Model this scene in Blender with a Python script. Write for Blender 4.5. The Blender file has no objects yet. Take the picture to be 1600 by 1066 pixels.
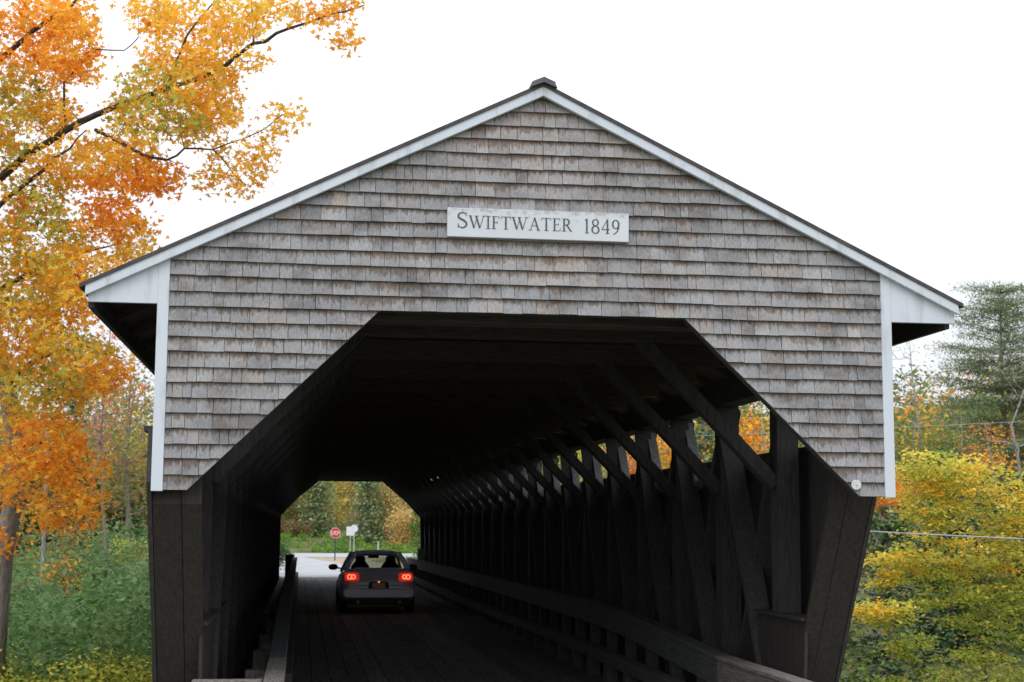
import bpy, math, random
import numpy as np
from mathutils import Vector, Matrix
R = math.radians
random.seed(7); rng = np.random.default_rng(7)
sc = bpy.context.scene
col = sc.collection

# ------------------------------------------------------------------ camera
FPX, YAW, PIT, ROL = 2370.0, .1365, .1224, .0063
CAM = np.array([-1.904, -12.4, 1.968])
_cy, _sy, _cp, _sp = math.cos(YAW), math.sin(YAW), math.cos(PIT), math.sin(PIT)
AF = np.array([_sy*_cp, _cy*_cp, _sp]); AR0 = np.array([_cy, -_sy, 0.]); AU0 = np.cross(AR0, AF)
AR = AR0*math.cos(ROL)+AU0*math.sin(ROL); AU = -AR0*math.sin(ROL)+AU0*math.cos(ROL)
def at(px, py, Y):
    """point of the place seen at photo pixel px, py, standing at distance Y along the bridge"""
    r = AF+AR*(px-800)/FPX+AU*(533-py)/FPX
    return CAM+r*((Y-CAM[1])/r[1])
cam_data = bpy.data.cameras.new('camera'); cam = bpy.data.objects.new('camera', cam_data); col.objects.link(cam)
cam.matrix_world = Matrix([[AR[i], AU[i], -AF[i], CAM[i]] for i in range(3)]+[[0, 0, 0, 1]])
cam_data.sensor_width = 36; cam_data.lens = FPX/1600*36; cam_data.clip_start = .1; cam_data.clip_end = 3000
cam_data.dof.use_dof = True; cam_data.dof.focus_distance = 13.5; cam_data.dof.aperture_fstop = 4.8
sc.camera = cam

# ------------------------------------------------------------------ sky, sun, exposure
SUN_EL, SUN_AZ = R(58), R(205)      # azimuth clockwise from +Y: behind the camera, a little to the left
w = bpy.data.worlds.new('World'); sc.world = w; w.use_nodes = True
nt = w.node_tree; N = nt.nodes; L = nt.links; N.clear()
out = N.new('ShaderNodeOutputWorld'); bg = N.new('ShaderNodeBackground'); bg.inputs[1].default_value = .13
sky = N.new('ShaderNodeTexSky'); sky.sky_type = 'NISHITA'; sky.sun_disc = False
sky.sun_elevation = SUN_EL; sky.sun_rotation = SUN_AZ; sky.dust_density = 4; sky.air_density = 1; sky.ozone_density = 1
hs = N.new('ShaderNodeHueSaturation'); hs.inputs['Saturation'].default_value = .2
mx = N.new('ShaderNodeMix'); mx.data_type = 'RGBA'; mx.inputs[0].default_value = .85
ns = N.new('ShaderNodeTexNoise'); ns.inputs['Scale'].default_value = 2.2; ns.inputs['Detail'].default_value = 3
tc = N.new('ShaderNodeTexCoord'); cr = N.new('ShaderNodeValToRGB')
cr.color_ramp.elements[0].position = .3; cr.color_ramp.elements[0].color = (8.3, 8.8, 9.5, 1)
cr.color_ramp.elements[1].position = .62; cr.color_ramp.elements[1].color = (9.2, 9.5, 10.0, 1)
L.new(tc.outputs['Generated'], ns.inputs['Vector']); L.new(ns.outputs['Fac'], cr.inputs[0])
sx = N.new('ShaderNodeSeparateXYZ'); L.new(tc.outputs['Generated'], sx.inputs[0])       # overcast: brighter overhead than at the horizon
mr = N.new('ShaderNodeMapRange'); mr.inputs[1].default_value = .05; mr.inputs[2].default_value = 1; mr.inputs[3].default_value = .86; mr.inputs[4].default_value = 1.9; L.new(sx.outputs[2], mr.inputs[0])
vm = N.new('ShaderNodeVectorMath'); vm.operation = 'SCALE'; L.new(cr.outputs[0], vm.inputs[0]); L.new(mr.outputs[0], vm.inputs['Scale'])
L.new(sky.outputs[0], hs.inputs['Color']); L.new(hs.outputs[0], mx.inputs[6]); L.new(vm.outputs[0], mx.inputs[7])
L.new(mx.outputs[2], bg.inputs[0]); L.new(bg.outputs[0], out.inputs[0])
sd = bpy.data.lights.new('sun', 'SUN'); sd.energy = .75; sd.angle = R(25); sd.color = (1, .98, .95)
so = bpy.data.objects.new('sun', sd); col.objects.link(so)
sdir = Vector((math.sin(SUN_AZ)*math.cos(SUN_EL), math.cos(SUN_AZ)*math.cos(SUN_EL), math.sin(SUN_EL)))
so.rotation_euler = sdir.to_track_quat('Z', 'Y').to_euler(); so.location = (-20, -40, 50)
vs = sc.view_settings; vs.view_transform = 'Standard'; vs.look = 'None'; vs.gamma = 1; vs.exposure = 0.0; vs.use_curve_mapping = False
sc.cycles.max_bounces = 8; sc.cycles.transparent_max_bounces = 8

# ------------------------------------------------------------------ materials
def mat(name):
    m = bpy.data.materials.new(name); m.use_nodes = True
    n = m.node_tree.nodes; b = n['Principled BSDF']
    return m, n, m.node_tree.links, b
def ramp(n, stops):
    r = n.new('ShaderNodeValToRGB'); e = r.color_ramp.elements
    while len(e) < len(stops): e.new(.5)
    for k, (p, c) in enumerate(stops): e[k].position = p; e[k].color = (*c, 1)
    return r
def noise(n, l, scale, detail=4, stretch=(1, 1, 1), rough=.55, coord='Object'):
    t = n.new('ShaderNodeTexCoord'); mp = n.new('ShaderNodeMapping'); mp.inputs['Scale'].default_value = stretch
    x = n.new('ShaderNodeTexNoise'); x.inputs['Scale'].default_value = scale; x.inputs['Detail'].default_value = detail
    x.inputs['Roughness'].default_value = rough
    l.new(t.outputs[coord], mp.inputs[0]); l.new(mp.outputs[0], x.inputs['Vector']); return x
def noisy(name, c0, c1, scale=3, stretch=(1, 1, 1), rough=.8, bump=.2, lo=.35, hi=.65, attr=False, metallic=0, dist=.01):
    m, n, l, b = mat(name)
    x = noise(n, l, scale, 5, stretch); r = ramp(n, [(lo, c0), (hi, c1)]); l.new(x.outputs['Fac'], r.inputs[0])
    src = r.outputs[0]
    if attr:
        a = n.new('ShaderNodeAttribute'); a.attribute_name = 'tint'
        mm = n.new('ShaderNodeMix'); mm.data_type = 'RGBA'; mm.blend_type = 'MULTIPLY'; mm.inputs[0].default_value = 1
        l.new(src, mm.inputs[6]); l.new(a.outputs['Color'], mm.inputs[7]); src = mm.outputs[2]
    l.new(src, b.inputs['Base Color']); b.inputs['Roughness'].default_value = rough; b.inputs['Metallic'].default_value = metallic
    if bump:
        bu = n.new('ShaderNodeBump'); bu.inputs['Strength'].default_value = bump; bu.inputs['Distance'].default_value = dist
        l.new(x.outputs['Fac'], bu.inputs['Height']); l.new(bu.outputs[0], b.inputs['Normal'])
    return m
M = {}
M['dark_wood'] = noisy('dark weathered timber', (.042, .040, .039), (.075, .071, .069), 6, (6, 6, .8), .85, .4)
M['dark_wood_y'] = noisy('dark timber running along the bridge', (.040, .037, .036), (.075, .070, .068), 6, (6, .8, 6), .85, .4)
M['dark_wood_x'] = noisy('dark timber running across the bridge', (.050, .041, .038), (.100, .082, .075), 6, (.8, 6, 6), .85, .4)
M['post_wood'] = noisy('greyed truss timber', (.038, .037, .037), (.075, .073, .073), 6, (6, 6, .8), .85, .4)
M['brace_lit'] = noisy('grey brace timber coloured as lit', (.16, .16, .165), (.27, .27, .275), 6, (6, 6, .8), .85, .3)  # daylight from the wall openings put into the corner brace colour
M['rail_shaded'] = noisy('dark grey rail timber coloured as shaded', (.045, .047, .047), (.085, .088, .087), 7, (6, .7, 6), .8, .4)  # shade inside the bridge put into the rail colour
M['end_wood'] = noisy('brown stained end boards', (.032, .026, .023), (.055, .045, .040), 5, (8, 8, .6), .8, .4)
M['rail_lit'] = noisy('rail timber coloured as lit', (.10, .09, .08), (.20, .182, .16), 7, (6, .7, 6), .8, .4)  # same rail timber, daylight on front span and blocks put into the colour
M['deck'] = noisy('worn deck planks', (.085, .08, .078), (.19, .178, .17), 5, (5, .35, 5), .75, .5, attr=True)
M['white'] = noisy('weathered white paint', (.47, .50, .53), (.67, .72, .78), 3, (3, 3, .6), .6, .15, .27, .48)
def sign_mat():
    m, n, l, b = mat('white sign paint flaking along the top'); x = noise(n, l, 17, 6, (1, 1, 1.3)); y = noise(n, l, 2.2, 3); t = n.new('ShaderNodeTexCoord'); sp = n.new('ShaderNodeSeparateXYZ'); l.new(t.outputs['Object'], sp.inputs[0])
    mr_ = n.new('ShaderNodeMapRange'); mr_.inputs[1].default_value = .13; mr_.inputs[2].default_value = .25; mr_.inputs[3].default_value = -.12; mr_.inputs[4].default_value = .22; l.new(sp.outputs[2], mr_.inputs[0])
    a = n.new('ShaderNodeMath'); a.operation = 'ADD'; l.new(x.outputs['Fac'], a.inputs[0]); l.new(mr_.outputs[0], a.inputs[1])
    r = ramp(n, [(.60, (.70, .735, .77)), (.80, (.46, .47, .47))]); l.new(a.outputs[0], r.inputs[0])
    r2 = ramp(n, [(.3, (.9, .9, .9)), (.7, (1, 1, 1))]); l.new(y.outputs['Fac'], r2.inputs[0]); mm = n.new('ShaderNodeMix'); mm.data_type = 'RGBA'; mm.blend_type = 'MULTIPLY'; mm.inputs[0].default_value = 1
    l.new(r.outputs[0], mm.inputs[6]); l.new(r2.outputs[0], mm.inputs[7]); l.new(mm.outputs[2], b.inputs['Base Color']); b.inputs['Roughness'].default_value = .55; return m
M['sign_white'] = sign_mat()
M['letter'] = noisy('grey black sign lettering', (.05, .06, .065), (.11, .12, .125), 40, rough=.6, bump=0)
M['roof'] = noisy('dark roofing', (.045, .036, .038), (.085, .07, .07), 9, rough=.7)
M['ridge'] = noisy('slate coloured ridge metal', (.10, .09, .105), (.15, .135, .155), 9, rough=.5, metallic=.2)
M['asphalt'] = noisy('light worn asphalt', (.30, .31, .33), (.42, .43, .45), 1.2, rough=.9)
M['asphalt_dark'] = noisy('dark asphalt', (.045, .045, .047), (.08, .08, .082), 2, rough=.9)
M['sand'] = noisy('sandy gravel verge', (.26, .19, .13), (.42, .33, .24), 2.5, rough=.95, bump=.5)
M['ground'] = noisy('leaf litter and grass ground', (.05, .06, .02), (.13, .12, .045), .6, rough=.95, bump=.5)
M['boulder'] = noisy('brown river stone', (.018, .013, .012), (.05, .038, .034), 5, rough=.9, bump=.6)
M['stone'] = noisy('granite blocks', (.12, .11, .1), (.3, .29, .27), 3, rough=.9, bump=.6, dist=.04)
M['bark'] = noisy('grey brown bark', (.16, .148, .138), (.36, .34, .32), 9, (4, 4, .7), .9, .8, dist=.02)
M['bark_pale'] = noisy('pale bark', (.16, .15, .135), (.42, .40, .37), 7, (4, 4, 1), .85, .5)
M['bark_soft'] = noisy('dull brown grey bark', (.16, .13, .10), (.28, .24, .19), 9, (4, 4, 1), .9, .4)
M['bark_dark'] = noisy('dark branch bark', (.035, .028, .024), (.09, .075, .065), 9, (3, 3, 1), .9, .6)
M['paint'] = noisy('gunmetal car paint', (.56, .60, .70), (.60, .64, .73), 3, rough=.34, bump=0, metallic=.35)
M['rubber'] = noisy('tyre rubber', (.012, .012, .012), (.022, .022, .022), 20, rough=.8)
M['black'] = noisy('black plastic', (.012, .012, .013), (.02, .02, .022), 9, rough=.5, bump=0)
M['rim'] = noisy('alloy wheel', (.3, .3, .31), (.4, .4, .41), 9, rough=.35, bump=0, metallic=.8)
M['cloth'] = noisy('dark seat cloth', (.012, .012, .013), (.022, .022, .024), 30, rough=.9)
M['steel'] = noisy('galvanised steel', (.36, .38, .39), (.52, .54, .55), 6, rough=.5, metallic=.4, bump=0)
M['green_post'] = noisy('dark green sign post', (.03, .05, .035), (.05, .07, .05), 9, rough=.7, bump=0)
M['sign_back'] = noisy('bare aluminium sign back', (.62, .66, .70), (.74, .78, .82), 3, rough=.45, metallic=.1, bump=0)
M['sign_red'] = noisy('stop sign red', (.50, .018, .03), (.62, .03, .045), 4, rough=.5, bump=0)
M['sign_letter'] = noisy('reflective white', (.72, .70, .70), (.8, .8, .8), 4, rough=.5, bump=0)
M['cable'] = noisy('grey cable', (.32, .35, .37), (.42, .45, .47), 4, rough=.6, bump=0)
M['reflector'] = noisy('white plastic reflector', (.55, .58, .56), (.75, .77, .76), 30, rough=.4, bump=.1)
def glass():
    m, n, l, b = mat('tinted car glass'); n.remove(b)
    t = n.new('ShaderNodeBsdfTransparent'); t.inputs[0].default_value = (.62, .68, .64, 1)
    g = n.new('ShaderNodeBsdfGlossy'); g.inputs['Roughness'].default_value = .04; g.inputs[0].default_value = (.7, .75, .75, 1)
    x = n.new('ShaderNodeMixShader'); x.inputs[0].default_value = .1
    l.new(t.outputs[0], x.inputs[1]); l.new(g.outputs[0], x.inputs[2]); l.new(x.outputs[0], n['Material Output'].inputs[0])
    return m
M['glass'] = glass()
def emit(name, c, s, base=(.4, .02, .02)):
    m, n, l, b = mat(name); x = noise(n, l, 60, 2)
    r = ramp(n, [(.3, tuple(v*.85 for v in c)), (.7, c)]); l.new(x.outputs['Fac'], r.inputs[0]); l.new(r.outputs[0], b.inputs['Emission Color'])
    b.inputs['Base Color'].default_value = (*base, 1); b.inputs['Emission Strength'].default_value = s; b.inputs['Roughness'].default_value = .25
    return m
M['lamp_red'] = emit('lit tail lamp lens', (1, .03, .02), .42)
M['lamp_ring'] = emit('tail lamp ring', (1, .27, .11), 1.35)
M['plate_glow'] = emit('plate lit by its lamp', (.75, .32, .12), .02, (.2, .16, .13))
def water():
    m, n, l, b = mat('river water'); b.inputs['Base Color'].default_value = (.02, .025, .02, 1); b.inputs['Roughness'].default_value = .08
    x = noise(n, l, 1.5, 4); bu = n.new('ShaderNodeBump'); bu.inputs['Strength'].default_value = .3
    l.new(x.outputs['Fac'], bu.inputs['Height']); l.new(bu.outputs[0], b.inputs['Normal']); return m
M['water'] = water()
def shingle_mat():
    m, n, l, b = mat('weathered cedar shingles')
    uv = n.new('ShaderNodeUVMap'); sp = n.new('ShaderNodeSeparateXYZ'); l.new(uv.outputs[0], sp.inputs[0])
    a = n.new('ShaderNodeAttribute'); a.attribute_name = 'tint'
    ws = noise(n, l, 7, 4, (6, 6, 1.2)); big = noise(n, l, 1.1, 3); gr = noise(n, l, 22, 4, (7, 7, .6))
    def math_(op, x, y=None, clamp=False):
        k = n.new('ShaderNodeMath'); k.operation = op; k.use_clamp = clamp
        for i, v in enumerate((x, y)):
            if v is None: continue
            if isinstance(v, (int, float)): k.inputs[i].default_value = v
            else: l.new(v, k.inputs[i])
        return k.outputs[0]
    # brown unweathered band under the course above, ragged lower edge
    v = math_('ADD', sp.outputs[1], math_('MULTIPLY', math_('SUBTRACT', ws.outputs['Fac'], .5), 1.9))
    v = math_('ADD', v, math_('MULTIPLY', math_('SUBTRACT', big.outputs['Fac'], .5), 1.8))
    band = math_('MULTIPLY', math_('SUBTRACT', v, .575), 3.5, True)
    g = ramp(n, [(.25, (.19, .188, .195)), (.5, (.295, .293, .30)), (.8, (.42, .42, .43))]); l.new(gr.outputs['Fac'], g.inputs[0])
    br = ramp(n, [(.3, (.095, .072, .058)), (.75, (.27, .215, .18))]); l.new(gr.outputs['Fac'], br.inputs[0])
    mxx = n.new('ShaderNodeMix'); mxx.data_type = 'RGBA'; l.new(math_('MULTIPLY', band, .9), mxx.inputs[0]); l.new(g.outputs[0], mxx.inputs[6]); l.new(br.outputs[0], mxx.inputs[7])
    mm = n.new('ShaderNodeMix'); mm.data_type = 'RGBA'; mm.blend_type = 'MULTIPLY'; mm.inputs[0].default_value = 1
    l.new(mxx.outputs[2], mm.inputs[6]); l.new(a.outputs['Color'], mm.inputs[7])
    bl = noise(n, l, 2.6, 5, (1, 1, 1.6)); rb = ramp(n, [(.34, (.68, .66, .64)), (.48, (1, 1, 1)), (.7, (1.18, 1.18, 1.18))]); l.new(bl.outputs['Fac'], rb.inputs[0])
    m3 = n.new('ShaderNodeMix'); m3.data_type = 'RGBA'; m3.blend_type = 'MULTIPLY'; m3.inputs[0].default_value = 1; l.new(mm.outputs[2], m3.inputs[6]); l.new(rb.outputs[0], m3.inputs[7]); l.new(m3.outputs[2], b.inputs['Base Color'])
    b.inputs['Roughness'].default_value = .85
    bu = n.new('ShaderNodeBump'); bu.inputs['Strength'].default_value = .5; bu.inputs['Distance'].default_value = .004
    l.new(gr.outputs['Fac'], bu.inputs['Height']); l.new(bu.outputs[0], b.inputs['Normal'])
    return m
M['shingle'] = shingle_mat()
def leaf_mat(name, trans=.45):
    m, n, l, b = mat(name); n.remove(b)
    a = n.new('ShaderNodeAttribute'); a.attribute_name = 'tint'
    x = noise(n, l, 9, 3); r = ramp(n, [(.3, (.9, .9, .9)), (.7, (1.18, 1.15, 1.1))]); l.new(x.outputs['Fac'], r.inputs[0])
    mm = n.new('ShaderNodeMix'); mm.data_type = 'RGBA'; mm.blend_type = 'MULTIPLY'; mm.inputs[0].default_value = 1
    l.new(a.outputs['Color'], mm.inputs[6]); l.new(r.outputs[0], mm.inputs[7])
    d = n.new('ShaderNodeBsdfDiffuse'); t = n.new('ShaderNodeBsdfTranslucent'); s = n.new('ShaderNodeMixShader'); s.inputs[0].default_value = trans
    l.new(mm.outputs[2], d.inputs[0]); l.new(mm.outputs[2], t.inputs[0]); l.new(d.outputs[0], s.inputs[1]); l.new(t.outputs[0], s.inputs[2])
    l.new(s.outputs[0], n['Material Output'].inputs[0]); return m
M['leaf'] = leaf_mat('autumn leaves', .56)
M['needle'] = leaf_mat('evergreen needles', .2)

# ------------------------------------------------------------------ mesh helpers
class MB:
    def __init__(s): s.v = []; s.f = []; s.c = []; s.uv = []; s.tint = None; s.sm = []
    def add(s, vs, fs, tint=None, uvs=None, smooth=False):
        o = len(s.v); s.v += [tuple(p) for p in vs]
        for f in fs: s.f.append([i+o for i in f]); s.sm.append(smooth)
        s.c += [tint or (1, 1, 1)]*len(vs); s.uv += (uvs or [(0, 0)]*len(vs))
    def box(s, a, b, tint=None):
        x0, x1 = sorted((a[0], b[0])); y0, y1 = sorted((a[1], b[1])); z0, z1 = sorted((a[2], b[2]))
        s.add([(x0, y0, z0), (x1, y0, z0), (x1, y1, z0), (x0, y1, z0), (x0, y0, z1), (x1, y0, z1), (x1, y1, z1), (x0, y1, z1)],
              [(0, 3, 2, 1), (4, 5, 6, 7), (0, 1, 5, 4), (1, 2, 6, 5), (2, 3, 7, 6), (3, 0, 4, 7)], tint)
    def bar(s, p, q, wd, ht, up=(0, 0, 1), tint=None):
        p, q = Vector(p), Vector(q); d = (q-p).normalized(); sd_ = d.cross(Vector(up)).normalized(); u = sd_.cross(d)
        a = sd_*wd/2; b = u*ht/2
        s.add([p-a-b, p+a-b, p+a+b, p-a+b, q-a-b, q+a-b, q+a+b, q-a+b], [(0, 3, 2, 1), (4, 5, 6, 7), (0, 1, 5, 4), (1, 2, 6, 5), (2, 3, 7, 6), (3, 0, 4, 7)], tint)
    def prism(s, poly, y0, y1, axis='y'):
        n = len(poly)
        f = {'y': lambda p, t: (p[0], t, p[1]), 'x': lambda p, t: (t, p[0], p[1]), 'z': lambda p, t: (p[0], p[1], t)}[axis]
        s.add([f(p, y0) for p in poly]+[f(p, y1) for p in poly], [list(range(n)), list(range(2*n-1, n-1, -1))]+[(i, i+n, (i+1) % n+n, (i+1) % n) for i in range(n)])
    def tube(s, pts, rad, k=6, smooth=True, closed=False):
        pts = [Vector(p) for p in pts]; n = len(pts); vs = []; prev = None
        for i, p in enumerate(pts):
            if closed: d = pts[(i+1) % n]-pts[i-1]
            else: d = pts[min(i+1, n-1)]-pts[max(i-1, 0)]
            d = d.normalized() if d.length > 1e-9 else Vector((0, 0, 1))
            u = d.cross(Vector((0, 0, 1)) if abs(d.z) < .9 else Vector((1, 0, 0))).normalized()
            if prev is not None:
                u2 = prev-d*prev.dot(d)
                if u2.length > 1e-6: u = u2.normalized()
            prev = u; v_ = d.cross(u); r = rad[i] if hasattr(rad, '__len__') else rad
            vs += [p+(u*math.cos(2*math.pi*j/k)+v_*math.sin(2*math.pi*j/k))*r for j in range(k)]
        fs = [(i*k+j, i*k+(j+1) % k, ((i+1) % n)*k+(j+1) % k, ((i+1) % n)*k+j) for i in range(n if closed else n-1) for j in range(k)]
        if not closed: fs += [list(range(k-1, -1, -1)), list(range((n-1)*k, n*k))]
        s.add(vs, fs, smooth=smooth)
    def build(s, name, m, parent=None, loc=None):
        me = bpy.data.meshes.new(name); o = bpy.data.objects.new(name, me); col.objects.link(o)
        off = Vector(loc) if loc is not None else Vector((0, 0, 0))
        me.from_pydata([(v[0]-off.x, v[1]-off.y, v[2]-off.z) for v in s.v], [], s.f); me.materials.append(m)
        if any(c != (1, 1, 1) for c in s.c):
            at_ = me.color_attributes.new('tint', 'FLOAT_COLOR', 'POINT'); at_.data.foreach_set('color', [x for c in s.c for x in (*c, 1)])
        if any(u != (0, 0) for u in s.uv):
            ul = me.uv_layers.new(name='UVMap'); ids = np.zeros(len(me.loops), int); me.loops.foreach_get('vertex_index', ids)
            ul.data.foreach_set('uv', np.array(s.uv)[ids].ravel())
        me.polygons.foreach_set('use_smooth', s.sm)
        o.location = off
        if parent: o.parent = parent
        return o
def tag(o, label=None, cat=None, group=None, kind=None):
    for k, v in (('label', label), ('category', cat), ('group', group), ('kind', kind)):
        if v: o[k] = v
    return o
def empty(name, loc, label, cat, group=None):
    o = bpy.data.objects.new(name, None); col.objects.link(o); o.location = loc; o.empty_display_size = .3
    return tag(o, label, cat, group)
class Thing:
    """an Empty at a thing's base; part() takes meshes in world coordinates"""
    def __init__(s, name, loc, label, cat, group=None): s.e = empty(name, loc, label, cat, group); s.loc = Vector(loc)
    def part(s, mb, name, m, parent=None, label=None):
        o = mb.build(name, m, parent or s.e, loc=s.loc if parent is None or parent is s.e else s.loc)
        o.location = (0, 0, 0)
        if label: o['label'] = label
        return o
def bevel(o, wd=.008, seg=1):
    b = o.modifiers.new('bevel', 'BEVEL'); b.width = wd; b.segments = seg; b.limit_method = 'ANGLE'; return o

# ------------------------------------------------------------------ terrain
def sstep(a, b, x): t = np.clip((x-a)/(b-a), 0, 1); return t*t*(3-2*t)
def river_y(x): return 5+11*sstep(-4, 6, x)+6*sstep(6, 25, x)
def ground_z(x, y):
    x = np.asarray(x, float); y = np.asarray(y, float)
    low = -.75-2.6*sstep(0, 8, x)*(1-sstep(30, 55, y))
    low = low+.12*np.sin(x*.5+y*.23)+.08*np.sin(x*1.1-y*.7)
    flat = sstep(44, 52, y)
    z = low*(1-flat)+(-.05)*flat
    nearroad = (1-sstep(3.5, 9, np.abs(x)))*(1-sstep(-1.5, .5, y)); z = z*(1-nearroad)-.05*nearroad
    z = z-4.2*(1-sstep(2.5, 6.5, np.abs(y-river_y(x))))*(1-nearroad)
    bank = sstep(102, 116, y)*1.15+np.clip(y-116, 0, 200)*.10
    side = np.clip(np.abs(x)-34, 0, 200)*.09*sstep(-10, 30, y)
    back = np.clip(-y-30, 0, 200)*.05
    return z+bank+side+back
def build_ground():
    xs = np.concatenate([np.linspace(-600, -60, 14), np.linspace(-56, 56, 113), np.linspace(60, 600, 14)])
    ys = np.concatenate([np.linspace(-300, -30, 10), np.linspace(-28, 130, 159), np.linspace(136, 700, 24)])
    X, Y = np.meshgrid(xs, ys); Z = ground_z(X, Y); nx = len(xs)
    mb = MB(); mb.add(np.stack([X.ravel(), Y.ravel(), Z.ravel()], 1), [(j*nx+i, j*nx+i+1, (j+1)*nx+i+1, (j+1)*nx+i) for j in range(len(ys)-1) for i in range(nx-1)], smooth=True)
    tag(mb.build('ground', M['ground']), kind='structure')
build_ground()
mb = MB(); ws_ = []
for x in np.linspace(-60, 80, 71): yy = float(river_y(x)); ws_ += [(x, yy-7, -4.2), (x, yy+7, -4.2)]
mb.add(ws_, [(2*i, 2*i+2, 2*i+3, 2*i+1) for i in range(70)]); tag(mb.build('river', M['water']), kind='structure')
def sheet(name, pts, z, m):
    mb = MB(); n = len(pts); mb.add([(x, y, z) for x, y in pts], [list(range(n))]); return tag(mb.build(name, m), kind='structure')
sheet('approach_road', [(-2.9, -90), (2.9, -90), (2.9, -.05), (-2.9, -.05)], 0.0, M['asphalt_dark'])
sheet('road', [(-2.6, 48.05), (2.5, 48.05), (2.2, 56), (.2, 71), (-1.6, 86.9), (-16, 86.9), (-7.5, 72), (-3.6, 58)], 0.0, M['asphalt'])
sheet('cross_road', [(-90, 87), (90, 87), (90, 102), (-90, 102)], 0.004, M['asphalt'])
sheet('gravel_verge', [(2.55, 48.5), (9, 48.5), (13, 86.8), (-1.5, 86.8), (.3, 71), (2.3, 56)], -.012, M['sand'])

# ------------------------------------------------------------------ covered bridge
LEN = 48.0
AX = .045; AZ = 5.685; SL = (AZ-3.885)/3.69     # apex and roof slope of the trim's upper edge
def roofz(x): return AZ-abs(x-AX)*SL
br = Thing('covered_bridge', (0, 0, 0), 'long covered wooden bridge with grey shingled gable, white trim and dark timber inside', 'bridge')
TRIM = .092
def halfplane_clip(poly, nrm, c):
    o = []
    for i in range(len(poly)):
        a, b = poly[i], poly[(i+1) % len(poly)]
        da = a[0]*nrm[0]+a[1]*nrm[1]-c; db = b[0]*nrm[0]+b[1]*nrm[1]-c
        if da >= 0: o.append(a)
        if (da >= 0) != (db >= 0): t = da/(da-db); o.append((a[0]+(b[0]-a[0])*t, a[1]+(b[1]-a[1])*t))
    return o
def clip_to(poly, conv):          # conv counter-clockwise
    for i in range(len(conv)):
        a, b = conv[i], conv[(i+1) % len(conv)]
        n = (-(b[1]-a[1]), b[0]-a[0]); poly = halfplane_clip(poly, n, n[0]*a[0]+n[1]*a[1])
        if len(poly) < 3: return []
    return poly
ZB, ZT = 2.25, 3.733
XL, XR = -2.998, 3.0
TOPZ = lambda x: roofz(x)-TRIM+.02
region = [[(XL, ZT), (XR, ZT), (XR, TOPZ(XR)), (AX, TOPZ(AX)), (XL, TOPZ(XL))],
          [(XL, ZB), (-2.812, ZB), (-1.303, ZT), (XL, ZT)],
          [(2.776, ZB), (XR, ZB), (XR, ZT), (1.27, ZT)]]
def portal_core(parts, y0, y1, name):
    mb = MB()
    for p in parts: mb.prism(p, y0, y1)
    return br.part(mb, name, M['dark_wood'])
portal_core(region, 0.004, .11, 'gable_wall')
sh = MB(); CH = .1236; z = ZB; row = 0
while z < AZ:
    x = XL-random.uniform(0, .12); sagp = random.uniform(0, 6)
    while x < XR:
        wd = random.choice((.075, .10, .12, .13, .145, .16, .18, .21))*random.uniform(.9, 1.1)
        dz0 = random.uniform(-.003, .003)+.004*math.sin(x*1.3+sagp); t1 = random.uniform(.024, .034); gap = random.uniform(.0018, .0055)
        g = random.gauss(.97, .085)+.08*math.sin(x*1.7+z*2.1)*math.sin(z*3.3-x); warm = max(0, random.gauss(0, .04)) + (.12*random.random() if random.random() < .08 else 0)
        zc = z+CH/2; patch = math.exp(-((x-.15)/.42)**2-((zc-4.13)/.09)**2)       # the newer, paler shingles under the name board
        g *= 1+.16*patch; warm += .13*patch
        warm += .07*math.exp(-((zc-5.3)/.35)**2)
        tint = (min(1.5, g*(1+warm)), g*(1+warm*.25), g*(1-warm*.45))
        for reg in region:
            zlo, zhi = z+dz0, z+CH+.012
            poly = clip_to([(x+gap/2, zlo), (x+wd-gap/2, zlo), (x+wd-gap/2, zhi), (x+gap/2, zhi)], reg)
            if len(poly) < 3: continue
            if reg is region[0] and zhi < ZT+.02: continue
            n = len(poly); yf = lambda zz: -(t1-(t1-.005)*(zz-zlo)/CH) if zz < zhi-.012 else -.0045
            vs_ = [(p[0], yf(p[1]), p[1]) for p in poly]+[(p[0], .0035, p[1]) for p in poly]
            uv = [(p[0], (p[1]-zlo)/CH) for p in poly]*2
            sh.add(vs_, [list(range(n))]+[(i, i+n, (i+1) % n+n, (i+1) % n) for i in range(n)], tint, uv)
        x += wd
    z += CH
br.part(sh, 'shingle_cladding', M['shingle'])
# rake boards, eave panels, corner boards
def band(x0, x1, top, bot): return [(x0, top(x0)), (x1, top(x1)), (x1, bot(x1)), (x0, bot(x0))]
for s in (-1, 1):
    xe = -3.655 if s < 0 else 3.685
    mb = MB(); mb.prism(band(AX, xe, roofz, lambda x: roofz(x)-TRIM), -.075, -.03); bevel(br.part(mb, 'rake_board', M['white']), .004)
    xi = s*3.092; zb = 3.745
    mb = MB(); mb.prism([(xi, zb), (xe-s*.02, zb), (xe-s*.02, roofz(xe)-TRIM+.01), (xi, roofz(xi)-TRIM+.01)], -.028, .02); br.part(mb, 'eave_panel', M['white'])
    mb = MB(); xo = s*3.0; mb.prism([(xi, ZB-.012), (xo, ZB-.012), (xo, roofz(xo)-TRIM+.01), (xi, roofz(xi)-TRIM+.01)], -.030, .022)
    mb.box((s*3.066, .024, ZB-.01), (s*3.09, .2, 3.6)); bevel(br.part(mb, 'corner_board', M['white']), .004)
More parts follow.
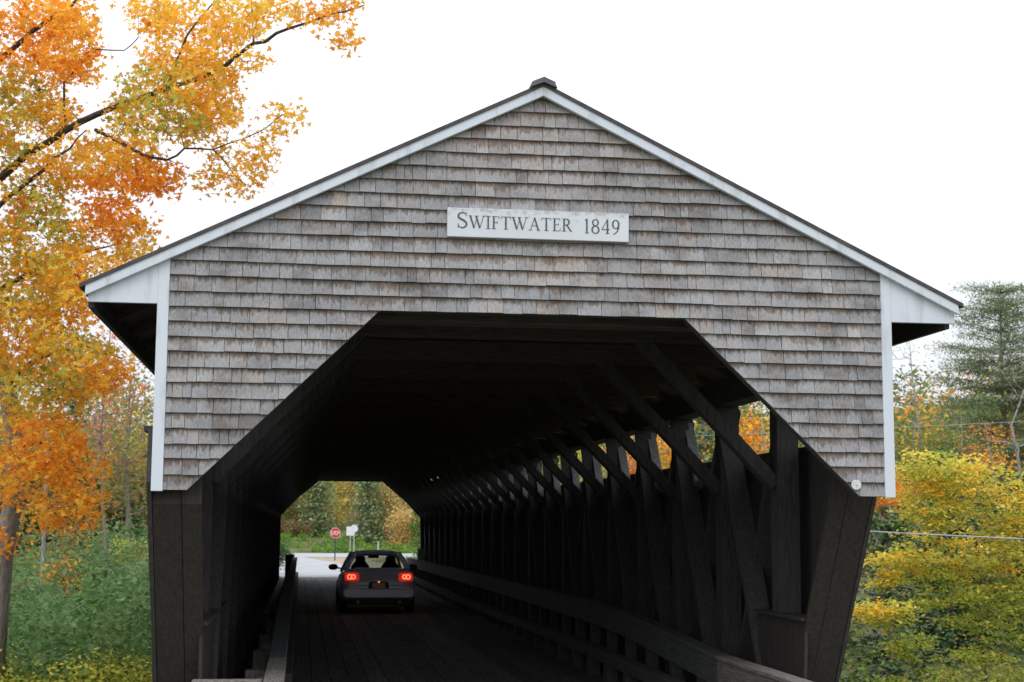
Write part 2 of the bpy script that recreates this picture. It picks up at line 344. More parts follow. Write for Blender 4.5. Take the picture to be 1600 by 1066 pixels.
# roof
RT = .024
for s in (-1, 1):
    xe = -3.70 if s < 0 else 3.725
    mb = MB(); mb.prism([(AX, roofz(AX)-.010), (xe, roofz(xe)-.010), (xe, roofz(xe)+RT), (AX, roofz(AX)+RT)], -.085, LEN+.13)
    ro = br.part(mb, 'roof', M['roof'])
    mb = MB()        # rafters under the boards
    for k in range(0, 40):
        y = .35+k*1.2; x0 = AX+s*.1
        mb.prism([(x0, roofz(x0)-.012), (s*3.59, roofz(s*3.59)-.012), (s*3.59, roofz(s*3.59)-.11), (x0, roofz(x0)-.13)], y, y+.07)
    br.part(mb, 'rafters', M['dark_wood_x'], ro)
    mb = MB(); mb.box((s*3.595, .03, 3.705), (s*3.64, LEN, roofz(s*3.66)-.014)); br.part(mb, 'fascia', M['dark_wood_y'], ro)
mb = MB(); cz = roofz(AX)+RT
mb.prism([(AX-.112, cz-.050), (AX-.095, cz-.012), (AX-.100, cz-.003), (AX, cz+.040), (AX+.100, cz-.003), (AX+.095, cz-.012), (AX+.112, cz-.050), (AX, cz-.006)], -.115, LEN+.2)
br.part(mb, 'ridge_cap', M['ridge'])
# far gable
mb = MB()
for p in ([(-3.09, ZT), (3.09, ZT), (3.09, TOPZ(3.09)), (AX, TOPZ(AX)), (-3.09, TOPZ(-3.09))], [(-3.09, 2.45), (-2.755, 2.45), (-1.25, ZT), (-3.09, ZT)], [(2.76, 2.45), (3.09, 2.45), (3.09, ZT), (1.25, ZT)]): mb.prism(p, LEN-.12, LEN)
br.part(mb, 'gable_wall', M['dark_wood'])
# sides
def front_y(s, z): return (.06+(2.25-z)*.66) if s < 0 else (.50+(2.25-z)*.62)
for s in (-1, 1):
    mb = MB(); y = None; zlow = -.75; ztop = 2.74
    n = 190
    for k in range(n):                       # vertical boards
        y0 = k*LEN/n+.02; y1 = (k+1)*LEN/n+.014; off = random.uniform(0, .008)
        def lo(yy): return max(zlow, 2.25-(yy-(.06 if s < 0 else .5))/(.66 if s < 0 else .62))
        poly = [(y0, min(ztop, max(lo(y0), zlow))), (y1, min(ztop, max(lo(y1), zlow))), (y1, ztop), (y0, ztop)]
        if poly[0][1] >= ztop-.02: continue
        mb.prism(poly, s*3.095, s*(3.125+off), 'x')
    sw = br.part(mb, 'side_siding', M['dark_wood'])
    mb = MB(); mb.bar((s*3.14, .5 if s < 0 else .8, 2.765), (s*3.14, LEN, 2.765), .15, .045); br.part(mb, 'sill_cap', M['dark_wood_y'], sw)
    # slanting boards closing the end of the truss
    mb = MB()
    cuts = [2.70, 2.86, 3.092]
    for i in range(2):
        a, b = s*(cuts[i]+.003), s*(cuts[i+1]-.003); z1, z0 = 3.3, -.75; dy = .006*i
        f1, f0 = front_y(s, z1)+dy, front_y(s, z0)+dy
        f1 = max(f1, .13+dy); zk = 2.25-((.13)-(.06 if s < 0 else .5))/(.66 if s < 0 else .62)
        if s < 0: pts_ = [(f0, z0), (.13+dy, min(zk, 2.14)), (.13+dy, z1)]
        else: pts_ = [(f0, z0), (front_y(s, 2.6)+dy, 2.6), (front_y(s, 2.6)+dy, z1)]
        mb.prism(pts_+[(p[0]+.05, p[1]) for p in reversed(pts_)], a, b, 'x')
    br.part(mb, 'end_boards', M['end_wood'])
    # low lining with a cap near the portal
    ye = 4.4 if s < 0 else 2.7
    mb = MB(); ys = front_y(s, 1.15)+.06
    k = int((ye-ys)/.22)
    for i in range(k):
        a = ys+(ye-ys)*i/k; b = ys+(ye-ys)*(i+1)/k-.006
        mb.prism([(a+ (front_y(s, -.3)-front_y(s, 1.15))*(1 if i == 0 else 0)*.2, -.3), (b, -.3), (b, 1.13), (a, 1.13)], s*2.705, s*(2.735), 'x')
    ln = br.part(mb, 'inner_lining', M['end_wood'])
    mb = MB(); mb.box((s*2.66, ys-.02, 1.132), (s*2.90, ye, 1.165)); br.part(mb, 'cap_board', M['end_wood'], ln)
    mb = MB(); mb.box((s*2.70, .2, 3.34), (s*2.96, LEN-.13, 3.62)); br.part(mb, 'top_plate', M['dark_wood_y'])
    mb = MB(); mb.box((s*2.74, 1.6, -.62), (s*2.99, LEN-.13, -.3)); br.part(mb, 'bottom_chord', M['dark_wood_y'])
BAY = 2.055; Y0 = 2.1; NB = 22
def copy_part(o, parent, loc):
    c = o.copy(); col.objects.link(c); c.parent = parent; c.location = loc; return c
for s in (-1, 1):
    mb = MB(); mb.box((s*2.74, 0, -.29), (s*2.955, .24, 3.338)); post = br.part(mb, 'truss_post', M['post_wood']); post.location = (0, Y0, 0)
    mb = MB(); mb.bar((s*2.775, .18, .0), (s*2.775, BAY, 3.30), .075, .22, (1, 0, 0)); d1 = br.part(mb, 'truss_brace', M['dark_wood']); d1.location = (0, Y0, 0)
    mb = MB(); mb.bar((s*2.90, .1, 3.30), (s*2.90, BAY-.05, .0), .075, .20, (1, 0, 0)); d2 = br.part(mb, 'truss_counterbrace', M['dark_wood']); d2.location = (0, Y0, 0)
    mb = MB(); mb.bar((s*1.36, .12, 3.86), (s*2.745, .12, 2.40), .13, .17, (0, 1, 0)); kb = bevel(br.part(mb, 'knee_brace', M['dark_wood'])); kb.location = (0, Y0, 0)
    for k in range(1, NB+1):
        copy_part(post, br.e, (0, Y0+k*BAY, 0)); copy_part(kb, br.e, (0, Y0+k*BAY, 0))
        if k < NB: copy_part(d1, br.e, (0, Y0+k*BAY, 0)); copy_part(d2, br.e, (0, Y0+k*BAY, 0))
for s in (-1, 1):      # short braces at the sill: each opening narrows downwards
    mb = MB(); mb.bar((s*2.89, .20, 3.22), (s*2.89, .80, 2.50), .16, .13, (1, 0, 0)); e1 = br.part(mb, 'corner_brace', M['brace_lit']); e1.location = (0, Y0+BAY, 0)
    mb = MB(); mb.bar((s*2.89, BAY+.03, 3.24), (s*2.89, BAY-.52, 2.50), .16, .12, (1, 0, 0)); e2 = br.part(mb, 'corner_brace', M['brace_lit']); e2.location = (0, Y0+BAY, 0)
    for k in range(2, NB): copy_part(e1, br.e, (0, Y0+k*BAY, 0)); copy_part(e2, br.e, (0, Y0+k*BAY, 0))
mb = MB(); mb.box((-3.02, 0, 3.80), (3.02, .22, 4.02)); tb = bevel(br.part(mb, 'tie_beam', M['dark_wood_x'])); tb.location = (0, Y0+.01, 0)
for k in range(1, NB+1): copy_part(tb, br.e, (0, Y0+.01+k*BAY, 0))
mb = MB(); mb.box((-2.69, .35, 3.70), (2.69, .62, 3.97)); bevel(br.part(mb, 'tie_beam', M['dark_wood_x']))
mb = MB(); mb.box((-2.69, 1.2, 3.86), (2.69, 1.4, 4.06)); br.part(mb, 'tie_beam', M['dark_wood_x'])
# deck
mb = MB(); x = -2.70; i = 0
while x < 2.7:
    wd = .245; y = -.02-random.uniform(0, 3)
    while y < LEN:
        ln_ = random.uniform(3.5, 5.2); a = max(y, -.02); b = min(y+ln_-.006, LEN)
        if b > a+.05:
            wheel = math.exp(-((abs(x+.12+.15)-.75)/.28)**2); g = random.uniform(.72, 1.15)*(1+.25*wheel); dz = random.uniform(-.006, 0)
            mb.box((x+.004, a, -.07), (min(x+wd-.004, 2.7), b, dz), (g, g*.98, g*.95))
        y += ln_
    x += wd
dk = br.part(mb, 'deck', M['deck'])
mb = MB()
for k in range(24): mb.box((-2.73, .6+k*BAY, -.30), (2.73, .85+k*BAY, -.075))
br.part(mb, 'floor_beams', M['dark_wood_x'], dk)
for ya, yb in ((-1.5, .9), (LEN-.8, LEN+1.2)):
    mb = MB()
    for r_ in range(9):
        xx = -3.6
        while xx < 3.6:
            bw = random.uniform(.5, .9); xb = min(xx+bw-.02, 3.6); mb.box((xx, ya-.02*random.random(), -4.9+r_*.48), (xb, yb+.03*random.random(), -4.9+(r_+1)*.48-.015)); xx += bw
    bevel(br.part(mb, 'stone_abutment', M['stone']), .02)

# ------------------------------------------------------------------ name board
sg = Thing('name_board', (0.01, -.05, 4.36), 'long white painted name board reading SWIFTWATER 1849 over the opening', 'sign')
mb = MB(); mb.box((-.757, -.062, 4.362), (.780, -.024, 4.607)); bevel(sg.part(mb, 'board', M['sign_white']), .004)
def arc(cx, cy, rx, ry, a0, a1, n=10): return [(cx+rx*math.cos(R(a0+(a1-a0)*i/n)), cy+ry*math.sin(R(a0+(a1-a0)*i/n))) for i in range(n+1)]
T, H, S_ = .125, .045, .035     # thick, thin, serif half height
def serif(x, y, wd=.30): return ([(x-wd/2, y), (x+wd/2, y)], S_)
def sw_(pts, fn): return (pts, [fn(i/(len(pts)-1)) for i in range(len(pts))])
swell = lambda t: H+(T-H)*math.sin(math.pi*t)**1.2
G = {
 'S': (.62, [sw_(arc(.31, .74, .22, .22, 35, 200, 9)+[(.20, .58), (.32, .51), (.45, .43)]+arc(.31, .25, .23, .23, 25, -150, 9), swell), ([(.52, .98), (.52, .76)], H), ([(.09, .02), (.09, .27)], H)]),
 'W': (1.12, [([(.10, .97), (.36, .03)], T), ([(.36, .03), (.58, .97)], H), ([(.50, .97), (.76, .03)], T), ([(.76, .03), (1.02, .97)], H), serif(.10, .98, .26), serif(.54, .98, .26), serif(1.02, .98, .22)]),
 'I': (.34, [([(.17, 0), (.17, 1)], T), serif(.17, .02), serif(.17, .98)]),
 'F': (.60, [([(.17, 0), (.17, 1)], T), serif(.17, .02), ([(.04, .98), (.54, .98)], S_), ([(.17, .52), (.42, .52)], S_), ([(.54, .98), (.54, .80)], S_), ([(.42, .62), (.42, .43)], S_)]),
 'T': (.72, [([(.36, 0), (.36, 1)], T), serif(.36, .02), ([(.04, .98), (.68, .98)], S_), ([(.04, .98), (.04, .80)], S_), ([(.68, .98), (.68, .80)], S_)]),
 'A': (.84, [([(.14, 0), (.42, 1)], H), ([(.42, 1), (.70, 0)], T), ([(.23, .36), (.60, .36)], S_), serif(.13, .02, .24), serif(.71, .02, .26)]),
 'E': (.62, [([(.17, 0), (.17, 1)], T), ([(.04, .98), (.54, .98)], S_), ([(.17, .52), (.44, .52)], S_), ([(.04, .02), (.57, .02)], S_), ([(.54, .98), (.54, .80)], S_), ([(.44, .62), (.44, .42)], S_), ([(.57, .02), (.57, .22)], S_)]),
 'R': (.74, [([(.17, 0), (.17, 1)], T), serif(.17, .02), ([(.04, .98), (.34, .98)], S_), sw_([(.17, .98)]+arc(.32, .74, .20, .24, 90, -90, 10)+[(.17, .50)], swell), ([(.36, .50), (.66, .02)], T*.9), serif(.67, .02, .16)]),
 '1': (.40, [([(.20, 0), (.20, 1)], T*.9), serif(.20, .02, .28), ([(.20, 1), (.06, .88)], H)]),
 '8': (.62, [sw_(arc(.31, .76, .19, .22, 90, 450, 18), lambda t: H+.05*abs(math.sin(2*math.pi*t))), sw_(arc(.31, .26, .23, .26, 90, 450, 18), lambda t: H+.07*abs(math.sin(2*math.pi*t)))]),
 '4': (.62, [([(.44, 0), (.44, 1)], T*.9), ([(.44, 1), (.05, .30)], H), ([(.05, .30), (.60, .30)], S_+.01), serif(.44, .02, .24)]),
 '9': (.62, [sw_(arc(.31, .68, .21, .30, 90, 450, 18), lambda t: H+.06*abs(math.sin(2*math.pi*t))), sw_([(.52, .66), (.50, .42), (.42, .20), (.28, .04), (.12, -.02)], lambda t: T*(1-t)+H*t)]),
}
def lettering(txt, x0, x1, y, z, sizes, m, th=.0025, gapk=.05):
    tot = sum(G[c][0]*sizes[i]+gapk*sizes[i] for i, c in enumerate(txt)); k = (x1-x0)/tot; x = x0; mb = MB()
    for i, c in enumerate(txt):
        wd, strokes = G[c]; sx = sizes[i]*k; szz = sizes[i]
        for pts, ww in strokes:
            n = len(pts); wl = ww if isinstance(ww, list) else [ww]*n; P_ = [Vector((x+p[0]*sx, p[1]*szz+z)) for p in pts]
            L_, R_ = [], []
            for j in range(n):
                d = (P_[min(j+1, n-1)]-P_[max(j-1, 0)]); d = d.normalized() if d.length > 1e-9 else Vector((1, 0)); nn = Vector((-d.y, d.x))*wl[j]*szz/2
                L_.append(P_[j]+nn); R_.append(P_[j]-nn)
            yj = y-random.uniform(0, .0008)
            vv = [(p.x, yj, p.y) for p in L_]+[(p.x, yj, p.y) for p in R_]+[(p.x, yj+th, p.y) for p in L_]+[(p.x, yj+th, p.y) for p in R_]
            fs = []
            for j in range(n-1):
                fs += [(j, n+j, n+j+1, j+1), (j, j+1, 2*n+j+1, 2*n+j), (n+j, 3*n+j, 3*n+j+1, n+j+1)]
            mb.add(vv, fs)
        x += (wd+gapk)*sx
    return mb
mb = lettering('SWIFTWATER', -.680, .300, -.0645, 4.437, [.136]+[.108]*9, M['letter'])
mb2 = lettering('1849', .395, .715, -.0645, 4.428, [.122]*4, M['letter'], gapk=.08)
mb.add(mb2.v, mb2.f); sg.part(mb, 'lettering', M['letter'])
# reflector on the corner
rf = Thing('reflector', (2.744, -.03, 2.345), 'small round white reflector nailed at the lower right corner of the shingles', 'reflector')
mb = MB(); mb.tube([(2.744, -.024, 2.345), (2.744, -.034, 2.345), (2.744, -.036, 2.345)], [.043, .043, .040], 24, smooth=False); rf.part(mb, 'disc', M['reflector'])
mb = MB(); mb.tube([(2.744, -.038, 2.345), (2.744, -.044, 2.345)], .007, 8); rf.part(mb, 'screw', M['steel'])

# ------------------------------------------------------------------ guard rails
def along(poly, y):
    for (a, za), (b, zb) in zip(poly, poly[1:]):
        if a <= y <= b: return za+(zb-za)*(y-a)/(b-a)
    return poly[-1][1]
RZ = [(-1.6, .66), (2.45, .68), (6.5, .86), (9, .905), (23, .86), (44, .75), (48, .74)]
CZ = [(-1, .34), (4.3, .375), (10, .40), (23.5, .27), (40, .23), (48, .22)]
def guard(s, xr, xc, sp, label):
    g = Thing('guardrail', (xr, 0, 0), label, 'guardrail', 'timber guardrails inside the bridge')
    ys_ = [-.6 if s < 0 else -1.4, 2.45, 4.5, 6.5, 9, 14, 23, 34, 44, 47.2]
    for i, (a, b) in enumerate(zip(ys_, ys_[1:])):
        mb = MB(); za, zb = along(RZ, a), along(RZ, b); j = random.uniform(-.008, .008)
        mb.prism([(a, za-.27), (b-.008, zb-.27), (b-.008, zb), (a, za)], xr+s*(j), xr+s*(.075+j), 'x')
        mb.prism([(a+.002, za+.004), (b-.01, zb+.004), (b-.01, zb+.045), (a+.002, za+.045)], xr-s*.02, xr+s*.15, 'x')
        bevel(g.part(mb, 'rail', M['rail_lit'] if i == 0 else M['rail_shaded']), .006)  # front span in the lit tone, inner spans in the shaded tone
    yc = list(np.linspace(3.2 if s > 0 else 4.6, 47.4, 10))
    for a, b in zip(yc, yc[1:]):
        mb = MB(); za, zb = along(CZ, a), along(CZ, b); mb.prism([(a, za-.15), (b-.01, zb-.15), (b-.01, zb), (a, za)], xc, xc+s*.16, 'x'); bevel(g.part(mb, 'curb', M['rail_shaded']), .008)
    y = 1.0
    while y < 47:
        zt = along(RZ, y); mb = MB(); mb.box((xr+s*.078, y, -.02), (xr+s*.20, y+.14, zt+.002)); g.part(mb, 'post', M['rail_shaded'])
        if y > 3.4 and (s > 0 or y > 5):
            zc = along(CZ, y)-.152; mb = MB(); mb.box((xc+s*.01, y-.02, -.01), (xc+s*.15, y+.2, zc)); g.part(mb, 'curb_block', M['rail_shaded'])
        y += sp
    return g
gr = guard(1, 2.2, 2.0, 1.2, 'weathered timber guardrail on the right side of the bridge roadway, on many short posts')
gl = guard(-1, -2.03, -1.96, 2.4, 'pale timber guardrail close to the left wall, ending in a crosspiece')
for yb in (2.5, 4.9, 7.5, 11.1):
    mb = MB(); mb.box((-2.16, yb, .38), (-2.40, yb+.22, .60)); bevel(gl.part(mb, 'rail_block', M['rail_lit']), .01)
mb = MB(); mb.box((-2.19, .15, .66), (-2.74, .30, .74)); bevel(gl.part(mb, 'crosspiece', M['rail_lit']), .006)
def small_post(loc, w_, h_, label, m, lean=0):
    t = Thing('guard_post', loc, label, 'post'); x, y, z = loc
    mb = MB(); mb.box((x-w_/2, y-w_/2, z), (x+w_/2, y+w_/2, z+h_)); bevel(t.part(mb, 'post_shaft', m), .01)
    mb = MB(); mb.box((x-w_/2-.02, y-w_/2-.02, z+h_+.002), (x+w_/2+.02, y+w_/2+.02, z+h_+.05)); bevel(t.part(mb, 'post_cap', m), .01); return t
small_post((2.62, 45.6, -.01), .26, 1.12, 'grey square post with a cap at the far end of the right guardrail', M['steel'])
small_post((-2.30, 46.8, -.01), .34, .86, 'dark stubby post at the far end of the left guardrail', M['dark_wood'])

# ------------------------------------------------------------------ car
def car(cx, cy):
    t = Thing('parked_car', (cx, cy, 0), 'dark grey sedan seen from behind with both tail lamps lit, driving through the bridge', 'car')
    t.e.name = 'sedan_car'; t.e.scale = (.95, .95, .95)
    # lower body: sections (y, z bottom, z top, half width, crown)
    S = [(0, .46, .70, .70), (.03, .32, .93, .80), (.10, .27, 1.02, .87), (.35, .24, 1.055, .915), (.72, .22, 1.06, .925), (1.3, .20, .98, .925), (2.2, .20, .95, .925), (3.1, .20, .95, .925), (3.5, .20, .97, .92), (4.1, .22, .90, .90), (4.6, .24, .80, .84), (4.8, .34, .66, .72)]
    n = 22; mb = MB(); vs_ = []
    for (y, zb, zt, hw) in S:
        zc, hz = (zb+zt)/2, (zt-zb)/2
        for j in range(n):
            a = 2*math.pi*j/n; c, s = math.cos(a), math.sin(a); e = .42
            xx = hw*math.copysign(abs(c)**e, c); zz = zc+hz*math.copysign(abs(s)**e, s)
            if zz > zc: xx *= 1-.10*((zz-zc)/hz)**2
            vs_.append((cx+xx, cy+y, zz))
    m_ = len(S); fs = [(i*n+j, i*n+(j+1) % n, (i+1)*n+(j+1) % n, (i+1)*n+j) for i in range(m_-1) for j in range(n)]+[list(range(n-1, -1, -1)), list(range((m_-1)*n, m_*n))]
    mb.add(vs_, fs, smooth=True); body = t.part(mb, 'body', M['paint'])
    # roof and pillars
    mb = MB(); rs = [(1.22, 1.40, .55), (1.40, 1.455, .585), (1.9, 1.485, .60), (2.4, 1.475, .60), (2.75, 1.43, .57)]; vs_ = []
    for (y, z_, hw) in rs:
        for j in range(9):
            u = -1+j/4; vs_.append((cx+hw*u, cy+y, z_-.055*abs(u)**3))
        for j in range(9):
            u = 1-j/4; vs_.append((cx+hw*u, cy+y, z_-.045-.055*abs(u)**3))
    k = 18; mb.add(vs_, [(i*k+j, (i+1)*k+j, (i+1)*k+(j+1) % k, i*k+(j+1) % k) for i in range(4) for j in range(k)]+[list(range(k)), list(range(5*k-1, 4*k-1, -1))], smooth=True)
    t.part(mb, 'roof', M['paint'])
    for s in (-1, 1):
        for pts, wd in (([(.77, 1.03, .76), (1.0, 1.22, .67), (1.24, 1.375, .565)], .085), ([(3.42, .95, .75), (3.1, 1.2, .66), (2.73, 1.40, .555)], .05), ([(2.0, .93, .86), (2.0, 1.2, .74), (2.0, 1.44, .60)], .05)):
            mb = MB(); mb.tube([(cx+s*p[2], cy+p[0], p[1]) for p in pts], wd*.75, 8); t.part(mb, 'pillar', M['paint'])
    def pane(q, name, bulge=.03):
        q = [Vector((cx+p[0], cy+p[1], p[2])) for p in q]; vv = []
        nrm = (q[1]-q[0]).cross(q[3]-q[0]).normalized()
        for i in range(7):
            for j in range(5):
                u, v = i/6, j/4; p = (q[0]*(1-u)+q[1]*u)*(1-v)+(q[3]*(1-u)+q[2]*u)*v
                vv.append(p+nrm*bulge*(1-(2*u-1)**2))
        mb = MB(); mb.add(vv, [(i*5+j, (i+1)*5+j, (i+1)*5+j+1, i*5+j+1) for i in range(6) for j in range(4)], smooth=True); return t.part(mb, name, M['glass'])
    pane([(-.72, .76, 1.045), (.72, .76, 1.045), (.53, 1.24, 1.385), (-.53, 1.24, 1.385)], 'rear_window')
    pane([(.70, 3.45, .97), (-.70, 3.45, .97), (-.53, 2.74, 1.40), (.53, 2.74, 1.40)], 'windshield')
    for s in (-1, 1):
        pane([(s*.84, 1.15, .95), (s*.84, 3.25, .95), (s*.59, 2.7, 1.38), (s*.59, 1.4, 1.38)], 'side_window', .0)
    # dark cabin floor, seats
    mb = MB(); mb.box((cx-.7, cy+.8, .9), (cx+.7, cy+1.25, 1.035)); t.part(mb, 'parcel_shelf', M['cloth'])
    for sx in (-.38, .38):
        mb = MB(); mb.tube([(cx+sx, cy+1.95, .8), (cx+sx, cy+1.93, 1.08), (cx+sx, cy+1.88, 1.15)], [.24, .23, .16], 12)
        st = t.part(mb, 'seat', M['cloth'])
        mb = MB(); mb.tube([(cx+sx, cy+1.86, 1.13), (cx+sx, cy+1.85, 1.17), (cx+sx, cy+1.84, 1.30), (cx+sx, cy+1.85, 1.345)], [.07, .125, .125, .07], 12); t.part(mb, 'headrest', M['cloth'], st)
    mb = MB(); mb.box((cx-.14, cy+2.92, 1.26), (cx+.14, cy+2.95, 1.33)); bevel(t.part(mb, 'rear_view_mirror', M['black']), .02)
    # boot lid shut line and spoiler lip
    mb = MB(); mb.prism([(cx-.60, 1.045), (cx+.60, 1.045), (cx+.56, 1.085), (cx-.56, 1.085)], cy+.16, cy+.34); bevel(t.part(mb, 'spoiler_lip', M['paint']), .015, 2)
    mb = MB(); mb.tube([(cx-.62, cy-.0, .72), (cx-.56, cy-.012, .67), (cx+.56, cy-.012, .67), (cx+.62, cy-.0, .72)], .008, 6); t.part(mb, 'boot_seam', M['black'])
    mb = MB(); mb.prism([(cx-.78, .36), (cx+.78, .36), (cx+.86, .44), (cx+.86, .56), (cx+.80, .60), (cx-.80, .60), (cx-.86, .56), (cx-.86, .44)], cy-.09, cy+.2); bp_ = bevel(t.part(mb, 'bumper', M['paint']), .075, 5)
    mb = MB(); mb.prism([(cx-.62, .22), (cx+.62, .22), (cx+.74, .37), (cx-.74, .37)], cy-.06, cy+.2); bevel(t.part(mb, 'bumper_valance', M['black']), .02, 2)
    mb = MB(); mb.prism([(cx-.26, .56), (cx+.26, .56), (cx+.22, .76), (cx-.22, .76)], cy-.05, cy+.05); bevel(t.part(mb, 'plate_recess', M['black']), .015)
    mb = MB(); mb.box((cx-.155, cy-.062, .60), (cx+.155, cy-.052, .73)); lp = t.part(mb, 'number_plate', M['plate_glow'])
    mb = MB(); mb.tube([(cx, cy-.075, .755), (cx, cy-.055, .755)], .022, 10); t.part(mb, 'plate_lamp', M['lamp_ring'], lp)
    for s in (-1, 1):
        mb = MB(); x0 = cx+s*.47; x1 = cx+s*.825
        mb.prism([(x0, .80), (x0+s*.01, .95), (x0+s*.10, .985), (x1-s*.02, .97), (x1, .90), (x1-s*.01, .78), (x0+s*.08, .765)], cy-.035, cy+.26)
        tl = bevel(t.part(mb, 'tail_lamp', M['lamp_red']), .03, 3)
        for q, rr in ((.615, .048), (.70, .052)):
            mb = MB(); mb.tube([(cx+s*q+rr*math.cos(a), cy-.047, .875+rr*math.sin(a)) for a in np.linspace(0, 2*math.pi, 20, endpoint=False)], .017, 6, closed=True); t.part(mb, 'lamp_ring', M['lamp_ring'], tl)
        mb = MB(); mb.tube([(cx+s*.80, cy+3.1, .99), (cx+s*.90, cy+3.08, 1.0), (cx+s*.94, cy+3.05, 1.02)], [.02, .02, .03], 8)
        mb.tube([(cx+s*.93, cy+3.0, 1.03), (cx+s*.95, cy+3.02, 1.03), (cx+s*1.05, cy+3.03, 1.03), (cx+s*1.13, cy+3.04, 1.025), (cx+s*1.15, cy+3.05, 1.02)], [.03, .07, .08, .06, .02], 12)
        t.part(mb, 'door_mirror', M['black'])
        mb = MB(); mb.tube([(cx+s*.5, cy-.09, .27), (cx+s*.5, cy+.2, .27)], .035, 12); t.part(mb, 'exhaust_pipe', M['steel'])
        for yy in (.95, 3.85):
            tire = MB(); xw0, xw1 = cx+s*.70, cx+s*.925; zc = .335; r = .335
            tire.tube([(xw0, cy+yy, zc), (xw0+s*.02, cy+yy, zc), (xw0+s*.06, cy+yy, zc), (xw1-s*.05, cy+yy, zc), (xw1-s*.01, cy+yy, zc), (xw1, cy+yy, zc)], [.24, r-.02, r, r, r-.02, .24], 28)
            wh = t.part(tire, 'wheel', M['rubber'])
            rim = MB(); rim.tube([(xw1-s*.03, cy+yy, zc), (xw1+s*.006, cy+yy, zc)], .22, 20); t.part(rim, 'rim', M['rim'], wh)
    mb = MB(); mb.box((cx-.72, cy+.1, .2), (cx+.72, cy+4.6, .3)); t.part(mb, 'underbody', M['black'])
car(-.11, 22.8)

# ------------------------------------------------------------------ signs beyond the bridge
def stop_sign():
    p = at(524, 833, 78); zg = float(ground_z(p[0], 78))
    t = Thing('stop_sign', (p[0], 78, zg), 'red octagonal stop sign on a dark post beyond the far end of the bridge', 'road sign')
    r = .325; o8 = [(p[0]+r*math.cos(R(22.5+45*i)), p[2]+r*math.sin(R(22.5+45*i))) for i in range(8)]
    mb = MB(); mb.prism(o8, 77.955, 77.965); t.part(mb, 'sign_border', M['sign_letter'])
    mb = MB(); mb.prism([(p[0]+(a-p[0])*.93, p[2]+(b-p[2])*.93) for a, b in o8], 77.950, 77.9545); t.part(mb, 'sign_face', M['sign_red'])
    mb = MB(); z0 = p[2]-.10; h_ = .20; x0 = p[0]-.235; lw = .10; th = .032
    def seg(k, pts):
        for a, b in zip(pts, pts[1:]): mb.bar((x0+k*.123+a[0]*lw, 77.947, z0+a[1]*h_), (x0+k*.123+b[0]*lw, 77.947, z0+b[1]*h_), .003, th, (1, 0, .01) if abs(a[0]-b[0]) < .05 else (0, 0, 1))
    seg(0, [(1, 1), (0, 1)]); seg(0, [(0, 1), (0, .5)]); seg(0, [(0, .5), (1, .5)]); seg(0, [(1, .5), (1, 0)]); seg(0, [(1, 0), (0, 0)])
    seg(1, [(0, 1), (1, 1)]); seg(1, [(.5, 1), (.5, 0)])
    seg(2, [(0, 0), (0, 1)]); seg(2, [(0, 1), (1, 1)]); seg(2, [(1, 1), (1, 0)]); seg(2, [(1, 0), (0, 0)])
    seg(3, [(0, 0), (0, 1)]); seg(3, [(0, 1), (1, 1)]); seg(3, [(1, 1), (1, .48)]); seg(3, [(1, .48), (0, .48)])
    t.part(mb, 'lettering', M['sign_letter'])
    mb = MB(); mb.box((p[0]-.035, 77.97, zg-.05), (p[0]+.035, 78.03, p[2]+.3)); t.part(mb, 'post', M['green_post'])
stop_sign()
def back_sign(px, py, Y, kind, w_, h_, label):
    p = at(px, py, Y); zg = float(ground_z(p[0], Y)); t = Thing('road_sign', (p[0], Y, zg), label, 'road sign')
    mb = MB()
    if kind == 'rect': mb.box((p[0]-w_/2, Y-.01, p[2]-h_/2), (p[0]+w_/2, Y, p[2]+h_/2))
    else: mb.tube([(p[0], Y-.01, p[2]), (p[0], Y, p[2])], w_/2, 8 if kind == 'oct' else 24, smooth=False)
    t.part(mb, 'sign_panel', M['sign_back'])
    mb = MB(); mb.box((p[0]-.03, Y+.01, zg-.05), (p[0]+.03, Y+.05, p[2]+h_*.3)); t.part(mb, 'post', M['steel'])
back_sign(547.5, 830, 84, 'rect', .50, .56, 'pale square sign panel on a thin post, left of the round one')
back_sign(553.5, 826, 90, 'round', .50, .6, 'pale round sign panel on a thin post, right behind the square one')
def marker(px, py0, py1, Y, label):
    a = at(px, py0, Y); zg = float(ground_z(a[0], Y)); t = Thing('marker_post', (a[0], Y, zg), label, 'post')
    mb = MB(); mb.box((a[0]-.05, Y, zg-.05), (a[0]+.05, Y+.03, a[2])); t.part(mb, 'post_blade', M['steel'])
marker(591, 846, 866, 95, 'thin pale marker post in the green weeds, above the car roof')

